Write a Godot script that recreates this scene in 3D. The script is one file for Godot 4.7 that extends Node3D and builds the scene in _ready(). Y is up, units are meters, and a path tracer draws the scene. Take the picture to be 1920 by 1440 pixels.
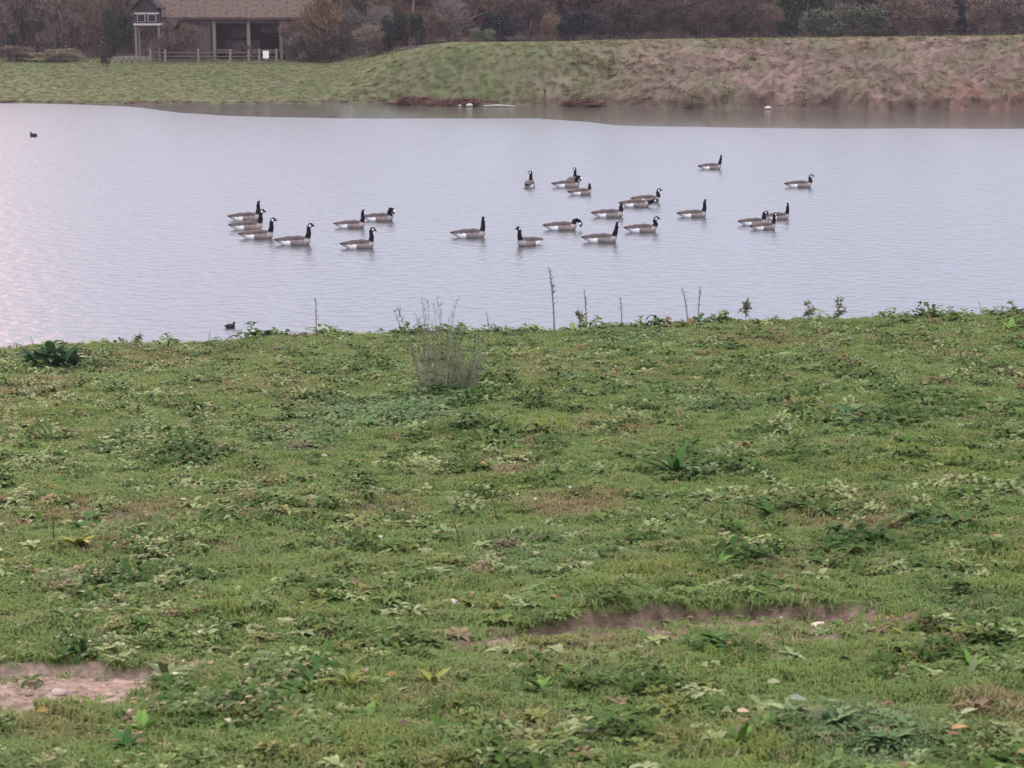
extends Node3D
# A pond with a flock of geese, a grassy bank in front, an eroded embankment, a barn and winter scrub behind.
# Metres; y is up; the water lies at y = 0; the camera stands at x = 0, z = 0 and looks along -z.

const SHORE := [Vector2(-14.94, 33.19), Vector2(-10.50, 34.50), Vector2(-8.05, 34.69), Vector2(-7.71, 34.69), Vector2(-6.72, 35.24), Vector2(-5.42, 35.09), Vector2(-4.38, 35.60), Vector2(-3.82, 35.97), Vector2(-2.79, 36.07), Vector2(-1.57, 36.13), Vector2(-0.09, 36.40), Vector2(1.24, 36.67), Vector2(2.59, 37.11), Vector2(3.98, 37.51), Vector2(5.83, 37.79), Vector2(7.24, 38.03), Vector2(8.88, 38.38), Vector2(12.58, 38.99), Vector2(18.64, 39.94)]
const FARSHORE := [Vector2(-84.46, 103.16), Vector2(-23.16, 101.93), Vector2(-16.99, 101.12), Vector2(-7.72, 101.93), Vector2(-5.09, 102.33), Vector2(-1.42, 100.32), Vector2(4.46, 99.15), Vector2(7.89, 98.01), Vector2(12.44, 97.26), Vector2(21.94, 96.52), Vector2(79.42, 94.73)]
const LEE := [Vector2(-84.12, 102.75), Vector2(-20.66, 101.52), Vector2(-16.60, 98.77), Vector2(-14.19, 95.08), Vector2(-11.90, 93.00), Vector2(-6.92, 91.33), Vector2(0.87, 91.33), Vector2(2.97, 89.40), Vector2(4.12, 86.96), Vector2(9.93, 85.49), Vector2(19.46, 85.49), Vector2(71.30, 84.92)]
const SCARP := [Vector2(-0.33, -8.95), Vector2(-0.13, -9.10), Vector2(0.09, -9.30), Vector2(0.45, -9.55), Vector2(0.70, -9.74), Vector2(1.07, -9.85), Vector2(1.30, -9.78), Vector2(1.68, -9.89), Vector2(1.84, -9.83)]
const SCARP2 := [Vector2(-2.59, -8.29), Vector2(-2.00, -8.41), Vector2(-1.84, -8.52), Vector2(-1.66, -8.59), Vector2(-1.47, -8.58), Vector2(-1.21, -8.55)]
# x, z, radius x, radius z, kind (0 soil, 1 dead grass, 2 dark green, 3 bluish green, 4 yellow green), strength
const BLOBS := [
	[-1.74, -8.09, 0.45, 0.56, 0, 1.40],
	[-1.85, -7.84, 0.23, 0.42, 0, 1.30],
	[-2.33, -8.13, 0.40, 0.51, 0, 1.20],
	[1.10, -8.95, 0.42, 0.61, 0, 0.62],
	[0.63, -9.06, 0.33, 0.38, 0, 0.60],
	[1.62, -9.54, 0.26, 0.25, 0, 0.75],
	[-0.13, -9.08, 0.20, 0.23, 0, 0.65],
	[-0.13, -8.90, 0.29, 0.22, 0, 1.30],
	[0.27, -9.14, 0.34, 0.28, 0, 1.40],
	[0.67, -9.39, 0.37, 0.35, 0, 1.50],
	[1.08, -9.49, 0.39, 0.38, 0, 1.50],
	[1.45, -9.49, 0.32, 0.30, 0, 1.40],
	[-1.35, -8.54, 0.17, 0.13, 0, 0.90],
	[-5.64, -25.53, 0.73, 3.27, 1, 0.90],
	[-4.96, -31.41, 1.79, 3.30, 1, 0.70],
	[-2.55, -13.41, 0.75, 0.86, 1, 0.90],
	[-0.11, -15.74, 0.42, 1.03, 1, 0.90],
	[0.32, -13.68, 0.50, 0.84, 1, 1.00],
	[-0.85, -13.35, 0.36, 0.80, 1, 0.80],
	[0.88, -19.16, 0.41, 1.07, 1, 1.00],
	[1.94, -13.31, 0.60, 1.17, 1, 0.90],
	[1.95, -12.27, 0.38, 0.58, 1, 0.70],
	[-1.68, -13.52, 0.50, 0.71, 1, 0.70],
	[-0.39, -7.89, 0.20, 0.38, 1, 0.70],
	[0.00, -7.09, 0.14, 0.23, 1, 0.90],
	[1.67, -7.57, 0.19, 0.44, 1, 0.90],
	[1.57, -6.91, 0.15, 0.30, 1, 1.00],
	[3.91, -33.29, 1.44, 2.74, 1, 0.70],
	[5.94, -32.60, 1.10, 2.62, 1, 0.60],
	[0.27, -28.82, 1.07, 4.71, 1, 0.50],
	[5.69, -27.32, 0.47, 7.69, 1, 0.70],
	[-2.91, -25.16, 1.22, 1.87, 1, 0.60],
	[-1.58, -7.30, 0.22, 0.41, 1, 0.50],
	[-2.26, -23.32, 0.57, 1.12, 1, 0.80],
	[1.85, -26.63, 0.92, 2.50, 1, 0.50],
	[0.30, -8.60, 0.42, 0.45, 1, 0.60],
	[1.63, -8.91, 0.30, 0.48, 1, 0.40],
	[1.47, -16.37, 0.23, 0.78, 1, 0.40],
	[0.07, -7.42, 0.22, 0.26, 1, 0.50],
	[-2.08, -11.94, 0.59, 0.54, 1, 0.60],
	[1.29, -10.73, 0.39, 0.43, 1, 0.60],
	[-0.56, -23.28, 0.61, 2.38, 2, 0.90],
	[-2.55, -16.40, 0.24, 0.80, 2, 1.00],
	[-3.12, -18.27, 0.22, 0.70, 2, 0.90],
	[-1.85, -10.61, 0.39, 0.51, 2, 0.90],
	[-0.36, -18.64, 0.36, 0.92, 2, 0.80],
	[1.24, -15.49, 0.37, 0.99, 2, 1.00],
	[3.09, -19.38, 0.59, 1.28, 2, 0.90],
	[4.05, -21.11, 0.54, 2.14, 2, 0.80],
	[1.81, -11.69, 0.28, 0.45, 2, 0.90],
	[2.36, -12.34, 0.24, 0.49, 2, 0.90],
	[-0.83, -8.40, 0.25, 0.33, 2, 0.80],
	[-0.99, -7.54, 0.24, 0.44, 2, 0.80],
	[0.84, -8.69, 0.19, 0.28, 2, 0.80],
	[-1.80, -8.85, 0.11, 0.22, 2, 1.00],
	[-1.28, -7.81, 0.14, 0.38, 2, 0.80],
	[0.17, -17.82, 0.26, 0.75, 2, 0.60],
	[1.03, -11.02, 0.24, 0.55, 2, 0.70],
	[-0.58, -8.97, 0.22, 0.32, 2, 0.70],
	[1.69, -13.26, 0.26, 0.41, 2, 0.80],
	[-2.13, -27.57, 1.00, 1.56, 2, 0.50],
	[2.47, -26.21, 0.73, 1.35, 2, 0.50],
	[-6.29, -30.57, 0.63, 2.71, 2, 0.80],
	[-1.31, -20.97, 0.96, 2.33, 3, 1.00],
	[1.13, -7.14, 0.33, 0.55, 3, 1.00],
	[-0.03, -12.07, 0.44, 0.55, 3, 0.60],
	[0.11, -11.26, 0.55, 0.57, 3, 0.50],
	[1.97, -21.51, 0.65, 1.65, 3, 0.50],
	[-1.75, -18.11, 0.40, 1.45, 3, 0.60],
	[2.03, -9.80, 0.29, 0.36, 3, 0.70],
	[-2.37, -12.74, 0.31, 0.49, 3, 0.50],
	[1.82, -34.62, 0.94, 3.00, 3, 0.50],
	[-0.60, -7.05, 0.33, 0.46, 4, 1.00],
	[0.68, -7.06, 0.26, 0.46, 4, 1.00],
	[2.96, -15.55, 0.69, 1.73, 4, 0.70],
	[0.19, -19.46, 0.28, 1.66, 4, 0.80],
	[-0.63, -7.99, 0.16, 0.39, 4, 0.80],
	[-1.63, -7.63, 0.23, 0.36, 4, 0.60],
	[-1.21, -9.66, 0.48, 0.43, 4, 0.50],
	[2.14, -16.31, 0.58, 1.15, 4, 0.50],
	[2.50, -11.18, 0.32, 1.10, 4, 0.60],
	[-4.45, -20.69, 0.66, 1.40, 4, 0.60],
	[-2.12, -15.55, 0.46, 0.72, 4, 0.40],
	[0.68, -10.67, 0.47, 0.43, 4, 0.60]]
# x, z, heading in degrees, pose, scale, label
const GEESE := [
	[-6.41, -54.00, 8, "away", 1.00, "goose at the back of the left cluster with dark head turned away"],
	[-6.15, -52.09, 6, "forward", 1.00, "goose squeezed between two others in the left cluster, white cheek showing"],
	[-5.71, -50.30, 4, "forward", 1.00, "nearest of the three overlapping geese in the left cluster, white cheek showing"],
	[-4.77, -49.12, 2, "forward", 1.02, "tall-necked goose swimming right, next to the cluster of three on the left"],
	[-3.76, -52.42, 0, "away", 0.92, "goose whose dark head overlaps the preening goose behind it on the left"],
	[-3.18, -53.88, 0, "tuck", 0.98, "preening goose with looped neck, farthest right of the left-hand flock"],
	[-3.31, -48.54, 12, "droop", 0.95, "nearest goose right of the left cluster, tall neck and drooping bill"],
	[0.48, -62.31, 80, "away", 0.95, "goose seen from behind with white rump, alone above the flock's middle"],
	[1.71, -63.57, 70, "away", 0.90, "goose mostly hidden behind another, only its upright neck showing"],
	[1.56, -62.31, 5, "tuck", 1.00, "preening goose with neck curled, beside the goose whose neck stands behind it"],
	[1.87, -60.22, 25, "low", 0.90, "small hunched goose just in front of the curled preening goose"],
	[3.53, -58.27, 6, "sneck", 0.96, "goose with raised bent neck behind the one stretching its neck low"],
	[3.19, -57.08, 4, "reach", 1.00, "goose stretching its black neck low over the water, white rump behind"],
	[2.40, -54.71, 2, "low", 1.00, "goose with short hunched neck below the goose that reaches low"],
	[1.18, -51.98, -2, "dip", 1.00, "goose bending its arched neck down to the water in mid flock"],
	[2.01, -49.60, -3, "lean", 1.00, "nearest goose right of middle with straight forward-leaning neck"],
	[3.03, -51.55, 4, "sneck", 0.97, "goose with bent neck and white cheek right of the leaning-necked one"],
	[-0.93, -50.51, 0, "stiff", 1.00, "lone goose with stiff upright neck left of the flock's middle"],
	[0.36, -49.02, 224, "forward", 0.95, "only goose facing left, pale breast and tall neck"],
	[4.46, -54.71, 6, "away", 0.93, "lone upright-necked goose on the right, left of the overlapping three"],
	[6.47, -54.23, 14, "stiff", 0.84, "goose with tall straight neck behind two overlapping geese on the right"],
	[5.76, -52.97, 5, "hook", 0.88, "goose with hooked neck, leftmost of the three overlapping geese on the right"],
	[5.90, -52.09, 20, "forward", 0.84, "nearest of the three overlapping geese on the right, pale breast"],
	[6.05, -68.03, 12, "lean", 0.93, "farthest goose, with pale breast, up near the far shore"],
	[8.02, -62.31, 4, "sneck", 0.97, "rightmost goose of all, with short bent neck, near the far shore"]]
# x, z, width, height, build, tint, label
const SHRUBS := [
	[-28.66, -128.00, 3.40, 4.20, "twig", "mauve", "grey-brown bare shrub at the left edge behind the meadow"],
	[-27.33, -124.00, 0.90, 1.50, "leaf", "pine", "small dark evergreen bush among bare shrubs at far left"],
	[-27.52, -130.00, 3.00, 4.50, "twig", "grey", "tall grey leafless shrub right of the small dark bush at far left"],
	[-25.34, -128.00, 3.60, 4.00, "twig", "mauve", "wide mauve leafless thicket midway between left edge and the hut"],
	[-23.59, -127.00, 2.60, 3.60, "twig", "brown", "brown leafless shrub left of the hut, beside the dark green one"],
	[-21.92, -126.00, 2.00, 2.80, "leaf", "dusk", "dark green shrub just left of the small hut"],
	[-22.23, -131.00, 3.20, 4.60, "twig", "mauve", "mauve bare shrub behind the small hut"],
	[-21.34, -118.50, 0.75, 1.05, "twig", "dark", "small dark bush standing alone in the meadow before the hut"],
	[-26.85, -122.50, 2.40, 0.80, "twig", "brown", "low brown scrub at the meadow's far left edge"],
	[-24.44, -122.00, 3.00, 0.70, "twig", "tan", "low tan scrub along the meadow edge left of the hut"],
	[-11.12, -122.50, 2.60, 1.90, "twig", "grey", "grey twiggy shrub right of the white sign"],
	[-10.02, -121.50, 2.40, 1.50, "twig", "dark", "dark low shrub where the meadow meets the embankment"],
	[-9.78, -125.00, 2.20, 3.00, "leaf", "olive", "olive shrub at the right end of the barn"],
	[-8.67, -123.50, 2.20, 2.60, "twig", "grey", "grey-brown shrub at the foot of the embankment slope"],
	[-8.38, -127.00, 1.80, 3.40, "leaf", "dusk", "dark green bush right of the barn, before the ochre wood"],
	[-7.29, -119.00, 2.60, 1.50, "twig", "mauve", "pale mauve twiggy shrub on the embankment's left shoulder"],
	[-6.99, -122.50, 2.00, 2.40, "twig", "grey", "grey shrub left of the black-green pair of bushes"],
	[-6.09, -118.60, 1.70, 2.30, "leaf", "pine", "larger of the two black-green bushes at the embankment's left end"],
	[-4.95, -118.00, 1.10, 1.80, "leaf", "pine", "smaller of the two black-green bushes at the embankment's left end"],
	[-4.26, -122.00, 2.00, 1.70, "twig", "brown", "brown shrub just right of the two black-green bushes"],
	[-3.19, -123.00, 2.40, 2.20, "twig", "grey", "grey-brown bare shrub above the greenest part of the embankment"],
	[-1.80, -112.00, 0.90, 0.75, "leaf", "sage", "left one of two small sage-green bushes on the embankment crest"],
	[-1.11, -112.00, 0.90, 0.70, "leaf", "sage", "right one of two small sage-green bushes on the embankment crest"],
	[-0.68, -114.60, 2.60, 1.60, "leaf", "ink", "blue-black evergreen bush behind the small sage bushes"],
	[0.71, -121.00, 2.40, 2.10, "twig", "dark", "dark bare shrub left of the ochre bush"],
	[1.99, -117.00, 1.20, 1.45, "leaf", "ochre", "ochre autumn bush among dark evergreens on the crest"],
	[3.19, -114.60, 2.40, 1.70, "leaf", "ink", "blue-black evergreen bush right of the ochre bush"],
	[4.69, -117.00, 3.00, 2.00, "twig", "dark", "dark bramble thicket right of the blue-black evergreens"],
	[6.40, -118.00, 3.00, 1.90, "twig", "dark", "darkest bramble thicket above the reddest start of the embankment"],
	[8.07, -116.00, 3.20, 1.80, "twig", "dark", "dark bramble thicket behind mid embankment crest"],
	[10.01, -118.00, 3.00, 2.00, "twig", "umber", "umber bramble thicket right of the dark one on the crest"],
	[11.76, -116.00, 3.00, 1.80, "twig", "dark", "dark bramble thicket left of the green bushes on the crest"],
	[13.41, -118.50, 1.80, 1.70, "twig", "brown", "brown shrub at the left side of the grey-green bush"],
	[14.08, -116.00, 1.60, 1.00, "leaf", "pine", "low dark bush on the crest left of the grey-green bush"],
	[15.78, -124.00, 3.60, 3.20, "leaf", "fern", "bright green evergreen bush peeping over the grey-green ones"],
	[16.41, -119.00, 2.80, 1.75, "leaf", "willow", "left one of two wide grey-green bushes on the crest"],
	[18.65, -119.00, 3.00, 1.80, "leaf", "willow", "right one of two wide grey-green bushes on the crest"],
	[21.10, -121.00, 3.00, 2.10, "twig", "brown", "brown thicket right of the grey-green bushes"],
	[22.86, -122.00, 2.80, 2.40, "twig", "mauve", "mauve bare shrub left of the dark pointed bush"],
	[22.87, -115.50, 1.05, 1.75, "cone", "ink", "dark pointed evergreen bush near the right end of the crest"],
	[25.17, -120.00, 3.00, 2.20, "twig", "mauve", "mauve bare thicket right of the dark pointed bush"],
	[26.95, -121.00, 3.00, 2.40, "twig", "grey", "grey bare thicket at the right edge of the crest"],
	[-19.04, -122.40, 2.20, 2.30, "twig", "mauve", "mauve twiggy shrub in front of the left end of the barn"],
	[-17.57, -122.60, 2.00, 1.90, "twig", "brown", "brown twiggy shrub before the barn's boarded bay"],
	[-12.01, -122.80, 1.70, 2.00, "twig", "brown", "brown twiggy shrub before the right posts of the barn"],
	[-10.31, -122.90, 3.00, 3.60, "twig", "ochre", "russet twiggy shrub overhanging the barn's right roof end"],
	[-14.63, -122.90, 1.30, 1.00, "twig", "umber", "low dark twigs before the barn's open bay"],
	[-4.02, -100.40, 2.60, 0.78, "twig", "rust", "rust-brown bramble mound, left one at the far waterline"],
	[-2.35, -99.90, 2.40, 0.60, "twig", "rust", "rust-brown bramble mound, right one at the far waterline"],
	[-5.36, -101.00, 1.30, 0.50, "twig", "rust", "thin rust-brown scrub at the left end of the waterline brambles"],
	[7.84, -97.80, 1.25, 0.85, "twig", "tan", "tan dried grass mound at the foot of the eroded bank"],
	[3.16, -99.20, 2.20, 0.33, "twig", "rust", "low rust scrub strip at the waterline right of the small post"]]
# x, z, height, variant, tint, label
const TREES := [
	[-27.13, -132.00, 9.50, 0, "grey", "pale-trunked bare tree between the left edge and the hut"],
	[-30.61, -136.00, 10.00, 1, "mauve", "bare tree at the far left edge behind the thicket"],
	[-26.35, -138.00, 11.00, 2, "mauve", "bare tree rising behind the wide mauve thicket"],
	[-23.85, -134.00, 9.00, 3, "brown", "bare tree behind the dark green shrub left of the hut"],
	[-20.49, -138.00, 11.00, 0, "ochre", "bare tree behind the left half of the barn roof"],
	[-16.17, -140.00, 12.00, 1, "ochre", "bare tree behind the middle of the barn roof"],
	[-11.69, -134.00, 10.00, 2, "ochre", "russet tree at the right end of the barn roof"],
	[-9.56, -133.00, 10.00, 3, "ochre", "russet tree between the barn and the black-green bushes"],
	[-5.87, -131.00, 10.00, 0, "ochre", "russet tree behind the two black-green bushes"],
	[-3.06, -130.00, 10.00, 1, "brown", "bare tree behind the greenest part of the embankment"],
	[1.24, -131.00, 10.00, 2, "mauve", "bare tree left behind the ochre bush"],
	[6.13, -130.00, 10.00, 3, "brown", "bare tree behind the dark brambles"],
	[10.03, -129.00, 9.00, 0, "brown", "bare tree behind the middle of the embankment crest"],
	[13.94, -130.00, 10.00, 1, "brown", "brown-trunked bare tree left of the green bushes"],
	[19.44, -133.00, 11.00, 2, "mauve", "bare tree behind the grey-green bushes"],
	[23.11, -129.00, 10.00, 3, "mauve", "bare tree left behind the dark pointed bush"],
	[27.88, -130.00, 10.00, 0, "brown", "bare tree at the right edge of the crest"]]
# x, z, leaves, leaf length, leaf width share, uprightness, tint, label
const PLANTS := [
	[-6.17, -29.60, 52, 0.34, 0.52, 0.70, "dock", "big dark green dock clump at the water's edge on the left"],
	[-2.48, -15.89, 9, 0.20, 0.30, 0.50, "deep", "bright dark-green leafy weed in the left middle of the grass"],
	[-3.06, -17.81, 8, 0.17, 0.28, 0.45, "deep", "small dark-green weed up and left of the brighter leafy one"],
	[-1.31, -8.14, 11, 0.17, 0.24, 0.35, "silver", "silvery rosette with long leaves beside the left bare earth patch"],
	[-1.76, -8.68, 14, 0.10, 0.16, 0.80, "dock", "dark spiky tuft on the far rim of the left bare earth patch"],
	[-1.65, -8.93, 7, 0.12, 0.28, 0.30, "silver", "pale rosette just right of the dark spiky tuft"],
	[-0.88, -7.65, 8, 0.11, 0.32, 0.35, "silver", "pale rosette left of the round grey leaf near the front"],
	[1.13, -15.10, 7, 0.30, 0.26, 0.85, "deep", "upright dark weed in the right middle of the grass"],
	[1.27, -14.92, 9, 0.20, 0.30, 0.30, "dock", "low dark weed spreading right of the upright one"],
	[0.15, -18.03, 9, 0.22, 0.34, 0.45, "yellow", "yellowish-green weed in the upper middle of the grass"],
	[-0.36, -18.24, 8, 0.20, 0.30, 0.30, "deep", "dark weed left of the yellowish-green one"],
	[1.78, -11.52, 11, 0.17, 0.28, 0.35, "deep", "dark spreading weed in the right middle, below the brown patch"],
	[2.32, -12.14, 10, 0.15, 0.26, 0.40, "dock", "dark blue-green weed right of the spreading dark one"],
	[1.02, -10.73, 9, 0.16, 0.26, 0.40, "fresh", "green weed above the eroded ledge"],
	[0.75, -7.03, 13, 0.16, 0.26, 0.60, "fresh", "fresh green leafy clump at the front, right of middle"],
	[0.82, -8.74, 9, 0.15, 0.30, 0.40, "deep", "dark leafy weed in the bare soil below the eroded ledge"],
	[-0.29, -7.96, 9, 0.13, 0.34, 0.50, "yellow", "yellow-green weed near the front, left of middle"],
	[0.10, -7.81, 7, 0.12, 0.30, 0.40, "fresh", "small fresh weed in the front middle"],
	[-0.59, -7.87, 6, 0.17, 0.18, 0.80, "yellow", "tall yellowish weed left of the yellow-green one near the front"],
	[-0.79, -8.39, 10, 0.14, 0.30, 0.35, "deep", "dark weed above the round grey leaf"],
	[0.96, -7.39, 9, 0.13, 0.36, 0.35, "silver", "grey-green weed between fresh clump and bluish weeds in front"],
	[1.09, -7.18, 20, 0.12, 0.50, 0.35, "blue", "bluish broad-leaved clump at the front right, left one"],
	[1.24, -6.98, 20, 0.12, 0.50, 0.35, "blue", "bluish broad-leaved clump at the front right, right one"],
	[1.12, -8.56, 7, 0.11, 0.30, 0.30, "silver", "pale weed on the bare soil right of the dark leafy one"],
	[1.66, -9.07, 9, 0.12, 0.32, 0.35, "yellow", "yellow-green weed right of the eroded soil"],
	[1.53, -13.00, 9, 0.17, 0.28, 0.35, "deep", "dark weed left in the brown patch of the right middle"],
	[3.00, -19.60, 9, 0.26, 0.28, 0.40, "dock", "left one of two dark weeds in the upper right grass"],
	[3.08, -18.77, 9, 0.26, 0.26, 0.30, "dock", "right one of two dark weeds in the upper right grass"],
	[6.34, -36.01, 8, 0.30, 0.30, 0.35, "deep", "dark weed near the right-hand shoreline"],
	[0.64, -25.35, 8, 0.26, 0.28, 0.35, "dock", "dark weed right of the dry stalks"],
	[-0.72, -22.84, 12, 0.26, 0.26, 0.40, "dock", "dark leaves at the foot of the dry stalk clump"],
	[-3.02, -14.69, 9, 0.17, 0.26, 0.25, "deep", "flat dark weed at the left edge below the two bright ones"],
	[-2.31, -11.61, 9, 0.16, 0.30, 0.35, "yellow", "yellow-green weed in the left middle below the pink-brown patch"],
	[-3.02, -35.74, 5, 0.30, 0.30, 0.80, "pale", "pale broad leaf spray at the shoreline beside a flower spike"],
	[2.17, -36.67, 9, 0.26, 0.30, 0.40, "fresh", "green hump of leaves at the shoreline right of the thin stalks"],
	[7.71, -34.20, 12, 0.32, 0.36, 0.50, "fresh", "green leafy mound at the right end of the shoreline"],
	[-1.23, -7.15, 10, 0.15, 0.30, 0.50, "fresh", "fresh green clump below the silvery rosette"],
	[-0.50, -7.46, 8, 0.11, 0.34, 0.35, "fresh", "low leafy weed near the front, below the tall yellowish one"],
	[-1.24, -6.88, 9, 0.14, 0.30, 0.50, "deep", "dark green clump at the front left corner"],
	[1.75, -8.19, 6, 0.12, 0.30, 0.60, "fresh", "small green weed at the foot of the pale upright leaf"]]
# x, z, height, lean, build, label
const STALKS := [
	[0.70, -36.26, 1.10, -0.09, "spike", "tallest dead stalk on the shoreline, right of the dry clump"],
	[-3.16, -35.72, 0.67, 0.00, "spike", "flower spike beside a pale leaf spray on the left shoreline"],
	[1.23, -36.36, 0.72, -0.05, "spike", "thin bent stalk right of the tallest one"],
	[1.10, -36.34, 0.39, 0.04, "bush", "short bushy stalk at the foot of the thin bent one"],
	[1.82, -36.56, 0.58, -0.04, "spike", "lone thin stalk midway along the shoreline"],
	[2.94, -36.91, 0.68, -0.12, "spike", "left one of a pair of thin stalks on the right shoreline"],
	[3.10, -36.95, 0.69, 0.04, "spike", "right one of a pair of thin stalks on the right shoreline"],
	[3.94, -37.20, 0.40, -0.07, "bush", "short bushy stalk just right of the stalk pair"],
	[5.00, -37.37, 0.39, 0.03, "bush", "left one of two pale bushy stalks on the right shoreline"],
	[5.53, -37.45, 0.38, -0.04, "bush", "right one of two pale bushy stalks on the right shoreline"],
	[8.03, -37.90, 0.30, -0.05, "spike", "short crooked stalk near the right end of the shoreline"],
	[-0.37, -36.04, 0.40, -0.05, "spike", "short crooked stalk just right of the dry clump"],
	[-7.45, -34.44, 0.23, -0.05, "spike", "tiny stalk beside the big dock clump"],
	[-5.91, -34.85, 0.17, 0.05, "bush", "tiny bushy stalk right of the big dock clump"],
	[-4.80, -34.97, 0.21, 0.03, "spike", "tiny stalk left of the dark floating bird"],
	[-0.28, -11.54, 0.14, -0.02, "spike", "thin dead stalk in the middle of the grass"],
	[-0.09, -12.87, 0.16, -0.04, "spike", "dark bent twig in the brown patch of the middle"],
	[-2.47, -11.71, 0.16, 0.01, "spike", "dark upright stalk below the pink-brown patch on the left"]]
const LOOSE := [
	[0.38, -14.36, 0.02, "stone", "white pebble in the brown patch of the middle grass"],
	[-0.28, -9.79, 0.05, "stone", "pinkish flat stone left of the eroded ledge"],
	[0.97, -7.99, 0.05, "leaf", "pale fallen leaf on the grass below the bare soil"],
	[1.56, -7.31, 0.06, "leaf", "pale fallen leaf at the front right"],
	[1.72, -8.13, 0.09, "upleaf", "pale upright leaf at the right, above the front corner"],
	[0.68, -6.70, 0.07, "upleaf", "pale upright leaf cut by the bottom edge right of middle"],
	[-0.75, -7.71, 0.06, "upleaf", "round grey leaf standing near the front, left of middle"],
	[1.01, -7.65, 0.07, "leaf", "grey fallen leaf left of the bluish clumps"],
	[0.66, -7.57, 0.06, "leaf", "pale fallen leaf above the fresh green clump"],
	[-1.67, -7.90, 0.03, "stone", "light flat stone on the left bare earth patch"],
	[1.36, -9.55, 0.04, "stone", "pinkish clod of earth on the eroded ledge"],
	[1.48, -7.05, 0.06, "leaf", "orange-brown fallen leaf at the front right corner"],
	[1.44, -6.98, 0.04, "leaf", "red-brown fallen leaf beside the orange one"],
	[0.80, -7.44, 0.04, "leaf", "tan fallen leaf just above the fresh clump"],
	[0.26, -7.08, 0.05, "leaf", "pinkish fallen leaf in the front middle"]]

const TINT := {
	"mauve": Color(.185, .132, .112), "grey": Color(.180, .148, .128), "brown": Color(.165, .112, .090), "umber": Color(.105, .070, .062), "dark": Color(.070, .052, .050),
	"tan": Color(.24, .185, .125), "rust": Color(.130, .062, .050), "ochre": Color(.20, .125, .080), "pine": Color(.020, .034, .026), "dusk": Color(.036, .050, .034), "ink": Color(.018, .026, .032),
	"olive": Color(.085, .080, .045), "sage": Color(.140, .150, .105), "willow": Color(.105, .115, .080), "fern": Color(.045, .080, .035)}
const GREEN := {
	"dock": Color(.036, .076, .034), "deep": Color(.044, .092, .024), "silver": Color(.145, .180, .085), "yellow": Color(.150, .165, .040), "fresh": Color(.085, .150, .035),
	"blue": Color(.075, .125, .052), "pale": Color(.20, .235, .150)}

class Geo:
	var v := PackedVector3Array()
	var n := PackedVector3Array()
	var c := PackedColorArray()
	var t := PackedInt32Array()
	func add(p: Vector3, q: Vector3, k: Color) -> int:
		v.append(p); n.append(q); c.append(k)
		return v.size() - 1
	func tri(a: int, b: int, d: int) -> void:
		t.append(a); t.append(b); t.append(d)
	func quad(a: int, b: int, d: int, e: int) -> void:
		tri(a, b, d); tri(a, d, e)
	func face(p: Vector3, q: Vector3, r: Vector3, k: Color) -> void:
		var m := (r - p).cross(q - p).normalized()
		tri(add(p, m, k), add(q, m, k), add(r, m, k))
	func face4(p: Vector3, q: Vector3, r: Vector3, s: Vector3, k: Color) -> void:
		var m := (r - p).cross(q - p).normalized()
		quad(add(p, m, k), add(q, m, k), add(r, m, k), add(s, m, k))
	func box(a: Vector3, b: Vector3, k: Color) -> void:
		var P := []
		for i in 8:
			P.append(Vector3(b.x if i & 1 else a.x, b.y if i & 2 else a.y, b.z if i & 4 else a.z))
		face4(P[0], P[2], P[3], P[1], k); face4(P[5], P[7], P[6], P[4], k)
		face4(P[4], P[6], P[2], P[0], k); face4(P[1], P[3], P[7], P[5], k)
		face4(P[2], P[6], P[7], P[3], k); face4(P[0], P[1], P[5], P[4], k)
	func tube(path: Array, radii: Array, sides: int, k: Color) -> void:
		var last := -1
		for i in path.size():
			var d: Vector3 = (path[mini(i + 1, path.size() - 1)] - path[maxi(i - 1, 0)]).normalized()
			var a := d.cross(Vector3(0.31, 0.17, 0.93)).normalized()
			var b := d.cross(a)
			var at := v.size()
			for s in sides:
				var w := TAU * s / sides
				var o := a * cos(w) + b * sin(w)
				add(path[i] + o * radii[i], o, k)
			if last >= 0:
				for s in sides:
					var e := (s + 1) % sides
					quad(last + s, at + s, at + e, last + e)
			last = at
	func mesh() -> ArrayMesh:
		var m := ArrayMesh.new()
		if v.size() == 0:
			return m
		var A := []
		A.resize(Mesh.ARRAY_MAX)
		A[Mesh.ARRAY_VERTEX] = v; A[Mesh.ARRAY_NORMAL] = n; A[Mesh.ARRAY_COLOR] = c; A[Mesh.ARRAY_INDEX] = t
		m.add_surface_from_arrays(Mesh.PRIMITIVE_TRIANGLES, A)
		return m

var rng := RandomNumberGenerator.new()
var lump := FastNoiseLite.new()
var fine := FastNoiseLite.new()
var broad := FastNoiseLite.new()
var names := {}
var MAT := {}

func _ready() -> void:
	rng.seed = 20431
	setup_camera_and_light()
	setup_noise()
	make_materials()
	build_near_bank()
	build_far_bank()
	build_outer_ground()
	build_water()
	build_barn()
	build_fence()
	build_wood()
	build_grass()
	build_plants()
	build_stalks()
	build_loose()
	build_far_details()
	build_geese()

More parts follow.
